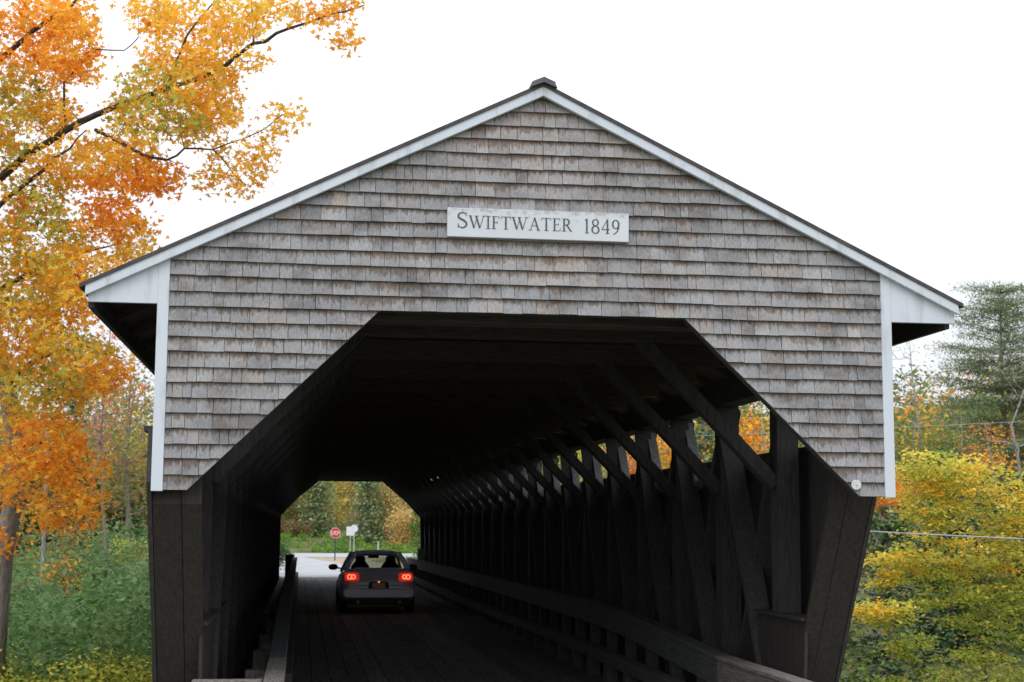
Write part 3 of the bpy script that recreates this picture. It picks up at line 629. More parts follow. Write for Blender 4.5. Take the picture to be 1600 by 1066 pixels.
# ------------------------------------------------------------------ foliage
STAR = []
for i_, (a_, r_) in enumerate([(-90, .18), (-35, .62), (-15, .34), (12, .92), (38, .40), (90, 1.05), (142, .40), (168, .92), (195, .34), (215, .62)]):
    STAR.append((r_*math.cos(R(a_)), r_*math.sin(R(a_))+.0))
STAR = np.array(STAR)
QUAD = np.array([(0, -1.), (.55, 0), (0, 1.), (-.55, 0)])
NEEDLE = np.array([(0, -1.), (.2, 0), (0, 1.), (-.2, 0)])
BLADE = np.array([(-.14, 0), (.14, 0), (.05, 2.), (-.02, 2.1)])
def leaf_cloud(name, C, size, cols, shape, m, parent, flat=.5, jit=.35, off=(0, 0, 0), up=None):
    """C (n,3) centres in world coordinates, size scalar or (n,), cols (n,3)"""
    C = np.asarray(C, float); n = len(C); k = len(shape); sz = np.broadcast_to(np.asarray(size, float), (n,))*rng.uniform(1-jit, 1+jit, n)
    nr = rng.normal(size=(n, 3)); nr[:, 2] = np.abs(nr[:, 2])+flat; nr /= np.linalg.norm(nr, axis=1)[:, None]
    a = rng.normal(size=(n, 3))
    if up is not None: a = np.array([0, 0, 1.])+a*up; nr = rng.normal(size=(n, 3)); nr[:, 2] *= .2
    u = np.cross(nr, a); u /= np.linalg.norm(u, axis=1)[:, None]+1e-9; v = np.cross(u, nr) if up is None else a/np.linalg.norm(a, axis=1)[:, None]
    V = C[:, None, :]+(u[:, None, :]*shape[None, :, 0:1]+v[:, None, :]*shape[None, :, 1:2])*sz[:, None, None]*.5
    curl = (shape[:, 0]**2)*.35; V += (nr[:, None, :]*curl[None, :, None])*sz[:, None, None]*.5*rng.uniform(-1, 1, n)[:, None, None]
    V = V.reshape(-1, 3)-np.array(off)
    me = bpy.data.meshes.new(name); me.vertices.add(n*k); me.vertices.foreach_set('co', V.ravel())
    me.loops.add(n*k); me.loops.foreach_set('vertex_index', np.arange(n*k)); me.polygons.add(n); me.polygons.foreach_set('loop_start', np.arange(n)*k); me.polygons.foreach_set('loop_total', np.full(n, k))
    me.update(calc_edges=True); me.materials.append(m)
    ca = me.color_attributes.new('tint', 'FLOAT_COLOR', 'POINT'); cc = np.ones((n, k, 4)); cc[:, :, :3] = np.clip(cols, 0, 1)[:, None, :]; ca.data.foreach_set('color', cc.ravel())
    o = bpy.data.objects.new(name, me); col.objects.link(o)
    if parent: o.parent = parent
    else: o.location = off
    return o
ORANGE = (.88, .36, .05); GOLD = (.88, .52, .06); YEL = (.80, .66, .13); YGRN = (.50, .54, .11); GRN = (.17, .25, .06); RED = (.66, .14, .05); DEEP = (.80, .22, .035)
PINK = (.60, .24, .22); OLIVE = (.30, .28, .10); PINE = (.10, .17, .09); BROWN = (.32, .21, .12); DKG = (.05, .09, .04); KNOT = (.13, .24, .085)
def pick(palette, n):
    P_ = np.array([p[:3] for p in palette]); w_ = np.array([p[3] if len(p) > 3 else 1 for p in palette], float); w_ /= w_.sum()
    return P_[rng.choice(len(P_), n, p=w_)]
def grow(tb, skel, targets, r0=.012, bend=.12, maxlen=99):
    """join each target to the nearest grown point by a bent twig; skel list of (point, radius)"""
    pts = [np.array(p, float) for p, r in skel]; rad = [r for p, r in skel]
    T_ = [np.array(t, float) for t in targets]
    A = np.array(pts); d = [np.min(np.linalg.norm(A-t, axis=1)) for t in T_]
    for i in np.argsort(d):
        t = T_[i]; A = np.array(pts); dd = np.linalg.norm(A-t, axis=1)+np.clip(A[:, 2]-t[2], 0, 9)*1.2; j = int(np.argmin(dd)); p = A[j]; Ln = np.linalg.norm(t-p)
        if Ln < .02 or Ln > maxlen: continue
        mid = (p+t)/2+rng.normal(size=3)*bend*Ln*.5+np.array([0, 0, .06*Ln]); q1 = (p+mid)/2+rng.normal(size=3)*bend*Ln*.15; q2 = (mid+t)/2+rng.normal(size=3)*bend*Ln*.15
        ra = max(r0*.55, min(rad[j]*.6, r0*(1+.9*Ln))); rr = [ra, ra*.85, ra*.7, ra*.55, r0*.35]
        tb.tube([p, q1, mid, q2, t], rr, 4)
        for q, r_ in ((q1, rr[1]), (mid, rr[2]), (q2, rr[3]), (t, rr[4])): pts.append(q); rad.append(r_)
def spread(C, per, rad, sq=.6):
    """leaf positions in flattened clusters round each centre"""
    C = np.asarray(C); n = len(C)*per; d = rng.normal(size=(n, 3)); d *= np.array([1, 1, sq])*rad; return np.repeat(C, per, axis=0)+d
def tree(name, base, top, crowns, nclu, per, leaf, palette, label, cat='tree', group=None, crad=.35, trunk_r=.16, shape=QUAD, m='leaf', bark='bark', bend=.3, lean=None, flat=.4, sq=.6, twig=.014, hollow=.35):
    """crowns: list of (centre, (rx, ry, rz), weight[, palette])"""
    base = np.array(base, float); top = np.array(top, float); t = Thing(name, tuple(base), label, cat, group)
    tb = MB(); n = 9; tr = []
    ph = rng.uniform(0, 6)
    for i in range(n):
        u = i/(n-1); p = base*(1-u)+top*u; wob = bend*math.sin(u*math.pi)*np.array([math.sin(ph+u*3), math.cos(ph*1.7+u*2.5), 0]); r_ = trunk_r*(1-u)**.8*(1+.5*math.exp(-u*14))+.012
        if i == 0: p = p-np.array([0, 0, .3])
        tr.append((p+wob, r_))
    tb.tube([p for p, r_ in tr], [r_ for p, r_ in tr], 9); t.part(tb, 'trunk', M[bark])
    W = np.array([c[2] for c in crowns], float); W /= W.sum(); cl = []; cc = []
    for (c, rd, w_, *rest), wt in zip(crowns, W):
        k = max(3, int(nclu*wt)); d = rng.normal(size=(k, 3)); d /= np.linalg.norm(d, axis=1)[:, None]; rr = rng.uniform(hollow**3, 1, k)**(1/3)
        cl.append(np.array(c)+d*rr[:, None]*np.array(rd)); cc.append(pick(rest[0] if rest else palette, k))
    cl = np.concatenate(cl); cc = np.concatenate(cc)
    bb = MB(); step = max(1, len(cl)//220)
    skel = []
    for (p, r_), (q, r2) in zip(tr[2:], tr[3:]):
        for u in (0, .33, .66): skel.append((p*(1-u)+q*u, (r_*(1-u)+r2*u)))
    grow(bb, skel, cl[::step], twig, .25)
    t.part(bb, 'branches', M[bark])
    if per:
        P_ = spread(cl, per, crad, sq); lc = np.repeat(cc, per, axis=0)*rng.uniform(.75, 1.22, (len(P_), 1))*rng.uniform(.93, 1.07, (len(P_), 3))
        leaf_cloud('crown', P_, leaf, lc, shape, M[m], t.e, flat=flat, off=tuple(base))
    return t

# near maple on the left: limbs and leaf clusters
def maple():
    Y = 10.0; b = at(-4, 990, 12); base = (b[0], 12, float(ground_z(b[0], 12)))
    t = Thing('maple_tree', base, 'big orange and gold maple leaning over the left eave of the bridge, nearest tree', 'tree')
    tb = MB()
    P_ = [(base[0]-.1, 12, base[2]-.3)]+[tuple(at(x, y, yy)) for x, y, yy in ((-2, 930, 12), (6, 860, 12), (20, 790, 11.8), (26, 700, 11.6), (10, 600, 11.4), (-25, 470, 11), (-60, 360, 10.8), (-90, 200, 10.6), (-100, 0, 10.5), (-110, -160, 10.4))]
    rr = [.22, .17, .155, .15, .14, .14, .13, .12, .11, .09, .06]
    tb.tube(P_, rr, 12); t.part(tb, 'trunk', M['bark'])
    limbs = [([(-60, 345, 10.8), (0, 279, 10.2), (45, 239, 9.8), (104, 203, 9.4), (149, 180, 9.1), (194, 162, 8.9), (260, 138, 8.6), (344, 110, 8.3), (396, 68, 8.1), (432, 52, 8), (473, 38, 7.9), (518, 22, 7.8), (570, 8, 7.7)], .062),
             ([(-60, 380, 10.8), (9, 311, 9.6), (68, 266, 9.2), (110, 232, 9.0), (135, 203, 9.0)], .045),
             ([(149, 203, 9.1), (185, 221, 8.8), (225, 243, 8.6), (261, 250, 8.4), (288, 232, 8.3), (333, 234, 8.1), (383, 216, 8), (440, 180, 7.9)], .028),
             ([(104, 203, 9.4), (100, 130, 9.4), (149, 77, 9.3), (194, 79, 9.2), (216, 59, 9.1)], .02), ([(260, 138, 8.6), (293, 54, 8.6), (333, 5, 8.6), (350, -40, 8.6)], .022), ([(396, 68, 8.1), (393, 0, 8.1)], .012),
             ([(-90, 200, 10.6), (-20, 110, 10), (50, 50, 9.7), (110, 10, 9.4), (150, -40, 9.2)], .06),
             ([(-25, 470, 11), (40, 430, 10.2), (110, 400, 9.7), (190, 380, 9.4)], .05), ([(10, 600, 11.4), (60, 560, 10.6), (130, 540, 10), (190, 560, 9.7)], .05),
             ([(28, 700, 11.6), (70, 690, 11), (110, 720, 10.6), (140, 760, 10.3)], .045), ([(28, 720, 11.6), (0, 700, 11), (-40, 740, 10.6)], .04), ([(333, 234, 8.1), (360, 265, 8), (385, 290, 8)], .012)]
    lb = MB(); skel = []
    for pts, r0 in limbs:
        W = [at(*p) for p in pts]; n = len(W); fine = []
        for i in range(n-1):
            for u in (0, .5):
                p = W[i]*(1-u)+W[i+1]*u
                fine.append(p+(rng.normal(size=3)*.02 if u else 0))
        fine.append(W[-1]); k = len(fine); rad = [max(.008, r0*(1-.85*i/(k-1))) for i in range(k)]
        lb.tube(fine, rad, 8); skel += list(zip(fine, rad))
    t.part(lb, 'limbs', M['bark_dark'])
    O_ = [(*ORANGE, 3), (*GOLD, 3), (*DEEP, 1)]; Gd = [(*GOLD, 4), (*ORANGE, 2), (*YEL, 1.5)]; Gr = [(*GOLD, 2.5), (*YGRN, 3), (*GRN, .7), (*ORANGE, .8)]; Rd = [(*DEEP, 1.2), (*ORANGE, 4), (*GOLD, 1)]
    blobs = [(20, 40, 110, 70, 120, O_), (90, 60, 60, 60, 75, O_), (130, 100, 22, 30, 14, O_), (20, 150, 60, 50, 55, Gr), (5, 220, 50, 50, 45, Gr), (95, 120, 50, 18, 10, Gd), (85, 185, 40, 25, 26, Gd),
             (235, 25, 35, 28, 20, Gd), (290, 70, 60, 60, 75, Gd), (370, 30, 50, 38, 38, Gd), (320, 130, 60, 45, 62, Gd), (240, 130, 50, 35, 36, Gr), (345, 180, 35, 30, 22, Gd), (270, 190, 60, 30, 40, Gr), (395, 95, 18, 16, 5, Gd),
             (440, 15, 45, 22, 14, Gd), (500, 12, 45, 18, 9, O_), (540, 62, 22, 14, 6, O_), (560, 15, 40, 10, 5, O_),
             (200, 175, 45, 30, 24, Gr), (120, 250, 80, 38, 56, Gd), (200, 240, 50, 26, 34, Gd), (240, 280, 42, 24, 34, Rd), (175, 290, 40, 22, 20, Rd), (170, 345, 50, 35, 36, Rd), (205, 370, 30, 28, 16, Gd),
             (60, 300, 60, 34, 30, Gr), (10, 335, 40, 30, 18, Rd), (60, 375, 70, 44, 60, Gr), (325, 285, 36, 18, 7, Gd), (385, 280, 34, 22, 10, Gd), (405, 235, 32, 26, 10, Gd), (445, 182, 26, 20, 8, Gd), (330, 245, 34, 20, 6, Gd),
             (40, 450, 90, 50, 110, Gr), (120, 430, 60, 45, 62, Gd), (190, 400, 30, 25, 14, Gd), (110, 480, 50, 30, 34, Gd), (30, 530, 70, 50, 80, Gd), (110, 555, 60, 34, 46, Gr), (165, 575, 40, 24, 22, O_), (60, 610, 70, 45, 70, Gr), (130, 600, 45, 26, 26, Gd), 
             (60, 690, 70, 45, 70, O_), (115, 735, 50, 40, 46, O_), (135, 790, 32, 28, 16, O_), (20, 750, 50, 36, 26, O_), (85, 800, 40, 28, 18, O_), (-5, 850, 20, 26, 10, Rd), (-60, 300, 60, 300, 110, Gd), (-60, 80, 60, 90, 60, O_)]
    cl, cc = [], []
    for x, y, rx, ry, k, pal in blobs:
        for _ in range(k):
            a = random.uniform(0, 2*math.pi); r_ = math.sqrt(random.random()); px_, py_ = x+rx*r_*math.cos(a), y+ry*r_*math.sin(a)
            base_y = 10.2-.0045*max(px_, 0); cl.append(at(px_, py_, base_y+random.gauss(0, .9))); cc.append(pal)
    cl = np.array(cl); bb = MB(); grow(bb, skel, cl[::2], .006, .3, .6); t.part(bb, 'twigs', M['bark_dark'])
    per = 17; P2 = spread(cl, per, .105, .75); lc = np.concatenate([np.repeat(pick(p, 1), per, axis=0)*.45+pick(p, per)*.55 for p in cc])*rng.uniform(.8, 1.2, (len(P2), 1))
    leaf_cloud('leaves', P2, .122, lc, STAR, M['leaf'], t.e, flat=.3, off=base)
maple()

def gz(x, y): return float(ground_z(x, y))
def hardwood(px, Y, pytop, pybot, wpx, pal, label, nclu=120, per=16, leaf=.2, group='trees on the far bank', bark='bark', trunk_r=.11, crad=.45, m='leaf', hollow=.3, twig=.02, kx=1.0):
    """crown from pytop to pybot (photo rows) standing at distance Y"""
    a = at(px, pytop, Y); b = at(px, pybot, Y); d = (Y+12.4)/FPX; rx = wpx*d/2; zc = (a[2]+b[2])/2; rz = abs(a[2]-b[2])/2; x = a[0]; z0 = gz(x, Y)
    cr_ = [((x, Y, zc), (rx*.8, rx*.8, rz*.85), 3)]
    for _ in range(5):
        an = random.uniform(0, 6.28); zz = zc+random.uniform(-.75, .7)*rz; q = .6*math.sqrt(max(.1, 1-((zz-zc)/rz)**2))
        cr_.append(((x+rx*q*math.cos(an), Y+rx*q*math.sin(an), zz), (rx*.42, rx*.42, rz*.3), 1.2))
    return tree('hardwood_tree', (x+random.uniform(-.3, .3), Y, z0), (x, Y, zc+rz*.75), cr_, nclu, per, leaf, pal, label, 'tree', group, crad, trunk_r, m=m, bark=bark, hollow=hollow, twig=twig)
def conifer(px, Y, pytop, wpx, label, pal, n_lay=16, per=9, leaf=.22, group='evergreens on the far bank', zlow=.15, droop=.12, gapf=.25, trunk_r=.2, bark='bark', name='pine_tree', crad=.3, dens=1.0, taper=.62, shape=QUAD):
    a = at(px, pytop, Y); x = a[0]; z0 = gz(x, Y); H_ = a[2]-z0; d = (Y+12.4)/FPX; RX = wpx*d/2
    t = Thing(name, (x, Y, z0), label, 'tree', group); tb = MB(); tb.tube([(x, Y, z0-.3), (x+.05, Y, z0+H_*.3), (x-.05, Y, z0+H_*.7), (x, Y, z0+H_)], [trunk_r*1.2, trunk_r*.8, trunk_r*.45, .02], 8); t.part(tb, 'trunk', M[bark])
    bb = MB(); C_ = []
    for i in range(n_lay):
        u = zlow+(1-zlow)*(i+random.uniform(-.3, .3))/n_lay; rr = RX*(1-min(.995, max(0, u)))**taper*1.1*random.uniform(.6, 1.15)+.15; z = z0+H_*min(.985, u); nb = random.randint(4, 6); a0 = random.uniform(0, 6)
        for j in range(nb):
            if random.random() < gapf*.5: continue
            an = a0+j*2*math.pi/nb+random.uniform(-.3, .3); r2 = rr*random.uniform(.65, 1.1); tip = np.array([x+r2*math.cos(an), Y+r2*math.sin(an), z-droop*r2+.1*r2]); rt = np.array([x, Y, z-.05*r2])
            bb.tube([rt, (rt+tip)/2+np.array([0, 0, .05*r2]), tip], [.05, .03, .01], 4)
            for q in np.linspace(.3, 1, max(3, int(r2/.42*dens))): C_.append(rt*(1-q)+tip*q+np.array([random.gauss(0, .22*r2*q*.6+.05), random.gauss(0, .22*r2*q*.6+.05), random.gauss(0, .07)]))
    t.part(bb, 'branches', M[bark]); C_ = np.array(C_); P_ = spread(C_, per, crad, .3 if shape is QUAD else .2)
    lc = np.repeat(pick(pal, len(C_)), per, axis=0)*rng.uniform(.7, 1.3, (len(P_), 1)); leaf_cloud('needles', P_, leaf, lc, shape, M['needle'], t.e, flat=.5, off=(x, Y, z0)); return t

# ---- left side, beyond the maple
hardwood(175, 34, 470, 700, 120, [(*PINK, 4), (.7, .3, .28, 2), (*ORANGE, 1)], 'slim pinkish red tree showing past the left eave, behind the orange maple', 75, 12, .12, crad=.35, bark='bark_soft', group=None, trunk_r=.05)
hardwood(215, 48, 560, 850, 110, [(*OLIVE, 3), (*BROWN, 2), (*YGRN, .7)], 'olive brown thinning tree just left of the white corner board', 120, 12, .17, crad=.5, group='thin olive trees left of the bridge', bark='bark_soft')
hardwood(150, 56, 600, 860, 130, [(*OLIVE, 3), (*BROWN, 2), (*GOLD, .5)], 'brownish half bare tree behind the right part of the maple', 120, 11, .17, crad=.55, group='thin olive trees left of the bridge', bark='bark_soft')
hardwood(90, 40, 760, 900, 110, [(*GOLD, 1.5), (*OLIVE, 2), (*BROWN, 1)], 'low yellow olive sapling beneath the maple, above the green thicket', 70, 14, .14, crad=.4, trunk_r=.05, group='thin olive trees left of the bridge', bark='bark_soft')
hardwood(40, 60, 640, 880, 160, [(*OLIVE, 3), (*GRN, 1.5), (*BROWN, 1)], 'dull green hardwood behind the trunk of the maple', 110, 14, .2, crad=.6, group='thin olive trees left of the bridge', bark='bark_soft')
hardwood(205, 70, 540, 800, 120, [(*GRN, 1), (*OLIVE, 2), (*PINK, .5)], 'tall grey green tree furthest back left of the bridge', 130, 12, .24, crad=.7, group='thin olive trees left of the bridge', bark='bark_soft')
conifer(120, 78, 600, 90, 'dark pine far behind the maple on the left', [(*PINE, 2), (*GRN, 1)], 14, 8, .3, group=None)
hardwood(240, 60, 640, 860, 90, [(*GOLD, 1), (*OLIVE, 2), (*YGRN, 1)], 'yellow olive tree half hidden by the left end of the bridge', 90, 14, .2, crad=.5, group='thin olive trees left of the bridge', bark='bark_soft')
hardwood(-60, 44, 500, 850, 200, [(*OLIVE, 2), (*GOLD, 1), (*GRN, 1)], 'wide gold and green hardwood at the left edge', 120, 12, .22, crad=.6, group='thin olive trees left of the bridge', bark='bark_soft')
# a white birch stem
bx = at(68, 800, 30); tb = Thing('birch_tree', (bx[0], 30, gz(bx[0], 30)), 'thin pale birch trunk standing in the yellow brush beside the maple trunk', 'tree')
mb = MB(); q = [at(66, 900, 30), at(68, 850, 30), at(70, 790, 30), at(72, 720, 30), at(70, 600, 30)]; mb.tube([(q[0][0], 30, gz(bx[0], 30)-.2)]+[tuple(p) for p in q], [.07, .06, .055, .05, .045, .03], 8); tb.part(mb, 'trunk', M['bark_pale'])
cl = [q[4]+np.array([random.gauss(0, .6), random.gauss(0, .6), random.gauss(0, .5)]) for _ in range(26)]; mb = MB(); grow(mb, [(p, .04) for p in q[2:]], cl, .012); tb.part(mb, 'branches', M['bark_dark'])
P_ = spread(cl, 10, .25); leaf_cloud('crown', P_, .1, pick([(*GOLD, 1), (*OLIVE, 1)], len(P_)), QUAD, M['leaf'], tb.e, off=tuple(tb.loc))

# ---- right side
def yellow_tree():
    Y = 21; x0 = at(1505, 800, Y)[0]; z0 = gz(x0, Y)
    pal = [(*YEL, 3), (*GOLD, 1), (*YGRN, 4)]; low = [(*YGRN, 4), (*YEL, .8), (.28, .36, .08, 2.5)]
    def c(px, py, rpx, rpy, w_, p=pal, yy=Y): d = (yy+12.4)/FPX; return (tuple(at(px, py, yy)), (rpx*d, rpx*d*.8, rpy*d), w_, p)
    crowns = [c(1490, 740, 60, 36, 5), c(1540, 780, 90, 60, 9), c(1450, 790, 55, 50, 6), c(1430, 735, 30, 35, 2.5, pal), c(1500, 860, 110, 50, 11), c(1590, 850, 60, 80, 7), c(1400, 880, 42, 26, 3.5), c(1380, 960, 45, 26, 4.5, pal, Y-.8), c(1420, 1010, 40, 22, 2.5, low),
              c(1480, 930, 70, 45, 6, low), c(1560, 960, 80, 60, 9, low), c(1530, 1060, 100, 50, 8, low), c(1640, 960, 70, 90, 7, low), c(1385, 905, 20, 14, 1.5, pal), c(1620, 770, 30, 30, 2, pal), c(1400, 1085, 50, 30, 3, low)]
    tree('yellow_tree', (x0+.9, Y+1.3, z0), tuple(at(1530, 735, Y+1.2)), crowns, 1050, 22, .11, pal, 'broad yellow green tree filling the lower right beside the bridge', 'tree', None, .18, .09, bend=.25, hollow=.2, sq=.28, flat=1.1, twig=.012, bark='bark_dark')
yellow_tree()
DK = [(*DKG, 3), (*PINE, 2), (*GRN, 1)]
hardwood(1380, 36, 740, 800, 70, [(*ORANGE, 3), (*DEEP, 1)], 'small orange maple crown just below the right corner board', 60, 16, .14, crad=.3, group='orange maples right of the bridge')
conifer(1390, 33, 790, 190, 'dark hemlock below the bridge corner, behind the yellow tree', DK, 22, 12, .17, zlow=.0, group='dark hemlocks behind the yellow tree', name='hemlock_tree', gapf=0, dens=1.5)
conifer(1480, 40, 760, 260, 'dark hemlock hidden behind the middle of the yellow tree', DK, 26, 12, .2, zlow=.0, group='dark hemlocks behind the yellow tree', name='hemlock_tree', gapf=0, dens=1.5)
conifer(1600, 42, 740, 260, 'dark hemlock behind the right edge of the yellow tree', DK, 26, 12, .2, zlow=.0, group='dark hemlocks behind the yellow tree', name='hemlock_tree', gapf=0, dens=1.5)
conifer(1562, 66, 438, 310, 'tall grey green white pine rising above the right eave', [(.21, .27, .16, 3), (.29, .31, .18, 2), (.14, .19, .11, 1)], 24, 40, .22, shape=NEEDLE, group=None, zlow=.12, gapf=.3, trunk_r=.24, dens=2.3, crad=.5, droop=-.05, taper=.36)
conifer(1650, 74, 470, 200, 'second tall white pine at the right edge of the view', [(.20, .25, .15, 3), (.27, .30, .17, 2)], 26, 34, .24, shape=NEEDLE, group=None, zlow=.1, gapf=.3, trunk_r=.3, dens=1.5, crad=.45, droop=-.05, taper=.35)
hardwood(1420, 62, 505, 700, 90, [(*OLIVE, 1)], 'bare leafless tree beside the white corner board on the right', 150, 0, .1, crad=.4, trunk_r=.09, bark='bark_pale', group=None, twig=.02)
hardwood(1430, 58, 640, 800, 110, [(*GRN, 2), (*OLIVE, 2), (*GOLD, .5)], 'dull green hardwood above the yellow tree, by the corner board', 110, 15, .2, crad=.45, group='hardwoods behind the yellow tree')
hardwood(1500, 60, 620, 800, 150, [(*PINE, 2), (*GRN, 1.5), (*OLIVE, 1)], 'dark green crown under the tall pine', 130, 15, .22, crad=.5, group='hardwoods behind the yellow tree')
hardwood(1540, 52, 655, 740, 90, [(*DEEP, 1.2), (*ORANGE, 2), (*GOLD, 1)], 'orange patch of a maple in front of the tall pine', 40, 14, .15, crad=.35, group='orange maples right of the bridge', trunk_r=.08)
hardwood(1592, 50, 680, 800, 90, [(*ORANGE, 2), (*BROWN, 1), (*GOLD, 1)], 'thin orange maple at the right edge beside a pale trunk', 50, 12, .16, crad=.4, group='orange maples right of the bridge', trunk_r=.08)
hardwood(1600, 64, 600, 800, 140, [(*OLIVE, 3), (*BROWN, 1.5)], 'brownish hardwood under the pine at the right edge', 120, 14, .22, crad=.5, group='hardwoods behind the yellow tree')
# leaning pale trunk
a = [at(x, y, 47) for x, y in ((1600, 800), (1594, 740), (1588, 700), (1580, 665), (1590, 640), (1600, 610))]
tk = Thing('dead_tree', (a[0][0]+.1, 47, gz(a[0][0], 47)), 'leaning pale dead trunk standing at the right edge', 'tree')
mb = MB(); mb.tube([(a[0][0]+.1, 47, gz(a[0][0], 47)-.2)]+a, [.09, .08, .07, .06, .05, .035, .015], 8); tk.part(mb, 'trunk', M['bark_pale'])
mb = MB(); grow(mb, [(p, .06) for p in a[2:]], [p+np.array([random.gauss(0, 1.2), random.gauss(0, .8), random.uniform(.2, 1.5)]) for p in a[2:] for _ in range(4)], .02, .3); tk.part(mb, 'branches', M['bark_pale'])
# seen through the openings of the right wall
hardwood(1190, 34, 640, 790, 110, [(*ORANGE, 3), (*GOLD, 2), (*DEEP, 1)], 'orange maple glimpsed through the nearest opening of the right wall', 120, 18, .13, crad=.3, group='maples seen through the right wall', bark='bark_pale')
hardwood(1290, 30, 690, 790, 90, [(*ORANGE, 3), (*DEEP, 1)], 'orange maple behind the right corner of the shingled gable', 70, 18, .13, crad=.28, group='maples seen through the right wall')
conifer(1100, 50, 560, 110, 'dark green pine glimpsed through the second opening of the right wall', [(*PINE, 2), (*GRN, 1.5)], 18, 12, .2, zlow=.0, group=None, gapf=0, dens=1.4)
hardwood(1040, 46, 640, 790, 90, [(*ORANGE, 2), (*GOLD, 1.5), (*YGRN, 1)], 'orange and green maple glimpsed through the third opening', 90, 16, .17, crad=.4, group='maples seen through the right wall')
hardwood(988, 60, 660, 800, 70, [(*DEEP, 2), (*ORANGE, 1), (*PINK, 1)], 'red maple glimpsed through the fourth opening', 70, 15, .2, crad=.4, group='maples seen through the right wall')
hardwood(940, 64, 640, 800, 100, [(*YGRN, 3), (*GRN, 1)], 'yellow green tree glimpsed through the fifth opening', 90, 15, .22, crad=.5, group='maples seen through the right wall')
hardwood(1140, 70, 600, 800, 140, [(*OLIVE, 2), (*GRN, 2)], 'green hardwood further behind the orange maples', 110, 14, .26, crad=.6, group='maples seen through the right wall')
hardwood(1300, 62, 560, 790, 170, [(*OLIVE, 2), (*GRN, 1), (*GOLD, 1)], 'olive hardwood hidden behind the right half of the gable', 110, 14, .26, crad=.6, group='maples seen through the right wall')

# ---- beyond the far end
far = [(455, 120, 730, 845, 60, [(*GOLD, 1), (*OLIVE, 4), (*BROWN, 1)], 'gold and olive tree at the left of the far opening'),
       (490, 126, 740, 840, 55, [(*OLIVE, 4), (*YGRN, 1), (*GRN, 1)], 'olive tree second from the left in the far opening'),
       (520, 122, 770, 842, 50, [(.42, .38, .12, 3), (*OLIVE, 2), (*GOLD, .6)], 'yellow green tree directly above the stop sign'),
       (541, 128, 745, 830, 36, [(.62, .48, .13, 3), (.45, .42, .14, 2)], 'tall gold tree in the middle of the far opening'),
       (613, 112, 745, 842, 46, [(.70, .50, .22, 3), (.55, .42, .15, 2), (*OLIVE, 1)], 'tan gold tree hanging in from the right of the far opening'),
       (634, 108, 790, 862, 40, [(.70, .50, .22, 3), (.55, .42, .15, 2)], 'tan gold tree furthest right in the far opening'),
       (572, 118, 805, 845, 40, [(*PINK, .7), (*BROWN, 2), (*OLIVE, 1)], 'reddish brown brushy tree right of the pale signs'),
       (470, 136, 700, 800, 90, [(*OLIVE, 2), (*GRN, 2), (*BROWN, 1)], 'dull green tree behind the others, upper left of the far opening'),
       (560, 138, 700, 800, 90, [(*OLIVE, 2), (*GRN, 1), (*GOLD, 1)], 'olive tree behind the others, upper middle of the far opening'),
       (640, 132, 700, 820, 80, [(*GOLD, 1), (*OLIVE, 2)], 'gold tree behind the others, upper right of the far opening'),
       (420, 118, 700, 845, 70, [(*GRN, 2), (*OLIVE, 2)], 'green tree just hidden left of the far opening')]
for px_, Y_, a_, b_, w_, pal, lab in far: hardwood(px_, Y_, a_, b_, w_*.9, pal, lab, 130, 18, .24, 'trees beyond the cross road', crad=.6, trunk_r=.13, twig=.03)
for px_, Y_, a_, w_, lab in [(497, 117, 740, 55, 'dark pine left of the middle of the far opening'), (576, 111, 735, 62, 'tall green pine right of the middle of the far opening'), (593, 116, 790, 40, 'low dark pine above the car roof'), (450, 134, 660, 70, 'pine at the back left of the far opening')]:
    conifer(px_, Y_, a_, w_, lab, [(.20, .28, .15, 2), (.28, .34, .17, 2), (.30, .30, .12, 1)], 18, 13, .28, group='pines beyond the cross road', zlow=.05, gapf=.1, crad=.5)
# green cedar column at the far right portal corner
cp = at(648, 870, 58)
tree('cedar_tree', (cp[0]+.25, 58, gz(cp[0], 58)), (cp[0]+.25, 58, 2.9), [((cp[0]+.25, 58, 1.4), (.45, .45, 1.5), 1), ((cp[0]+.2, 58, 2.2), (.35, .35, .9), .5)], 130, 22, .09, [(.06, .16, .04, 3), (.10, .24, .05, 2)], 'narrow bright green cedar at the right side of the far opening', 'tree', None, .12, .05, m='needle', hollow=.5, twig=.01)
bp2 = at(441, 880, 52)
tree('shrub', (bp2[0]-.1, 52, gz(bp2[0], 52)), (bp2[0]-.1, 52, 1.0), [((bp2[0]-.15, 52, .75), (.45, .45, .5), 1)], 60, 14, .12, [(.07, .15, .05, 3), (.13, .2, .06, 1)], 'small green bush at the left side of the far opening', 'shrub', None, .14, .02, hollow=.3, twig=.008)

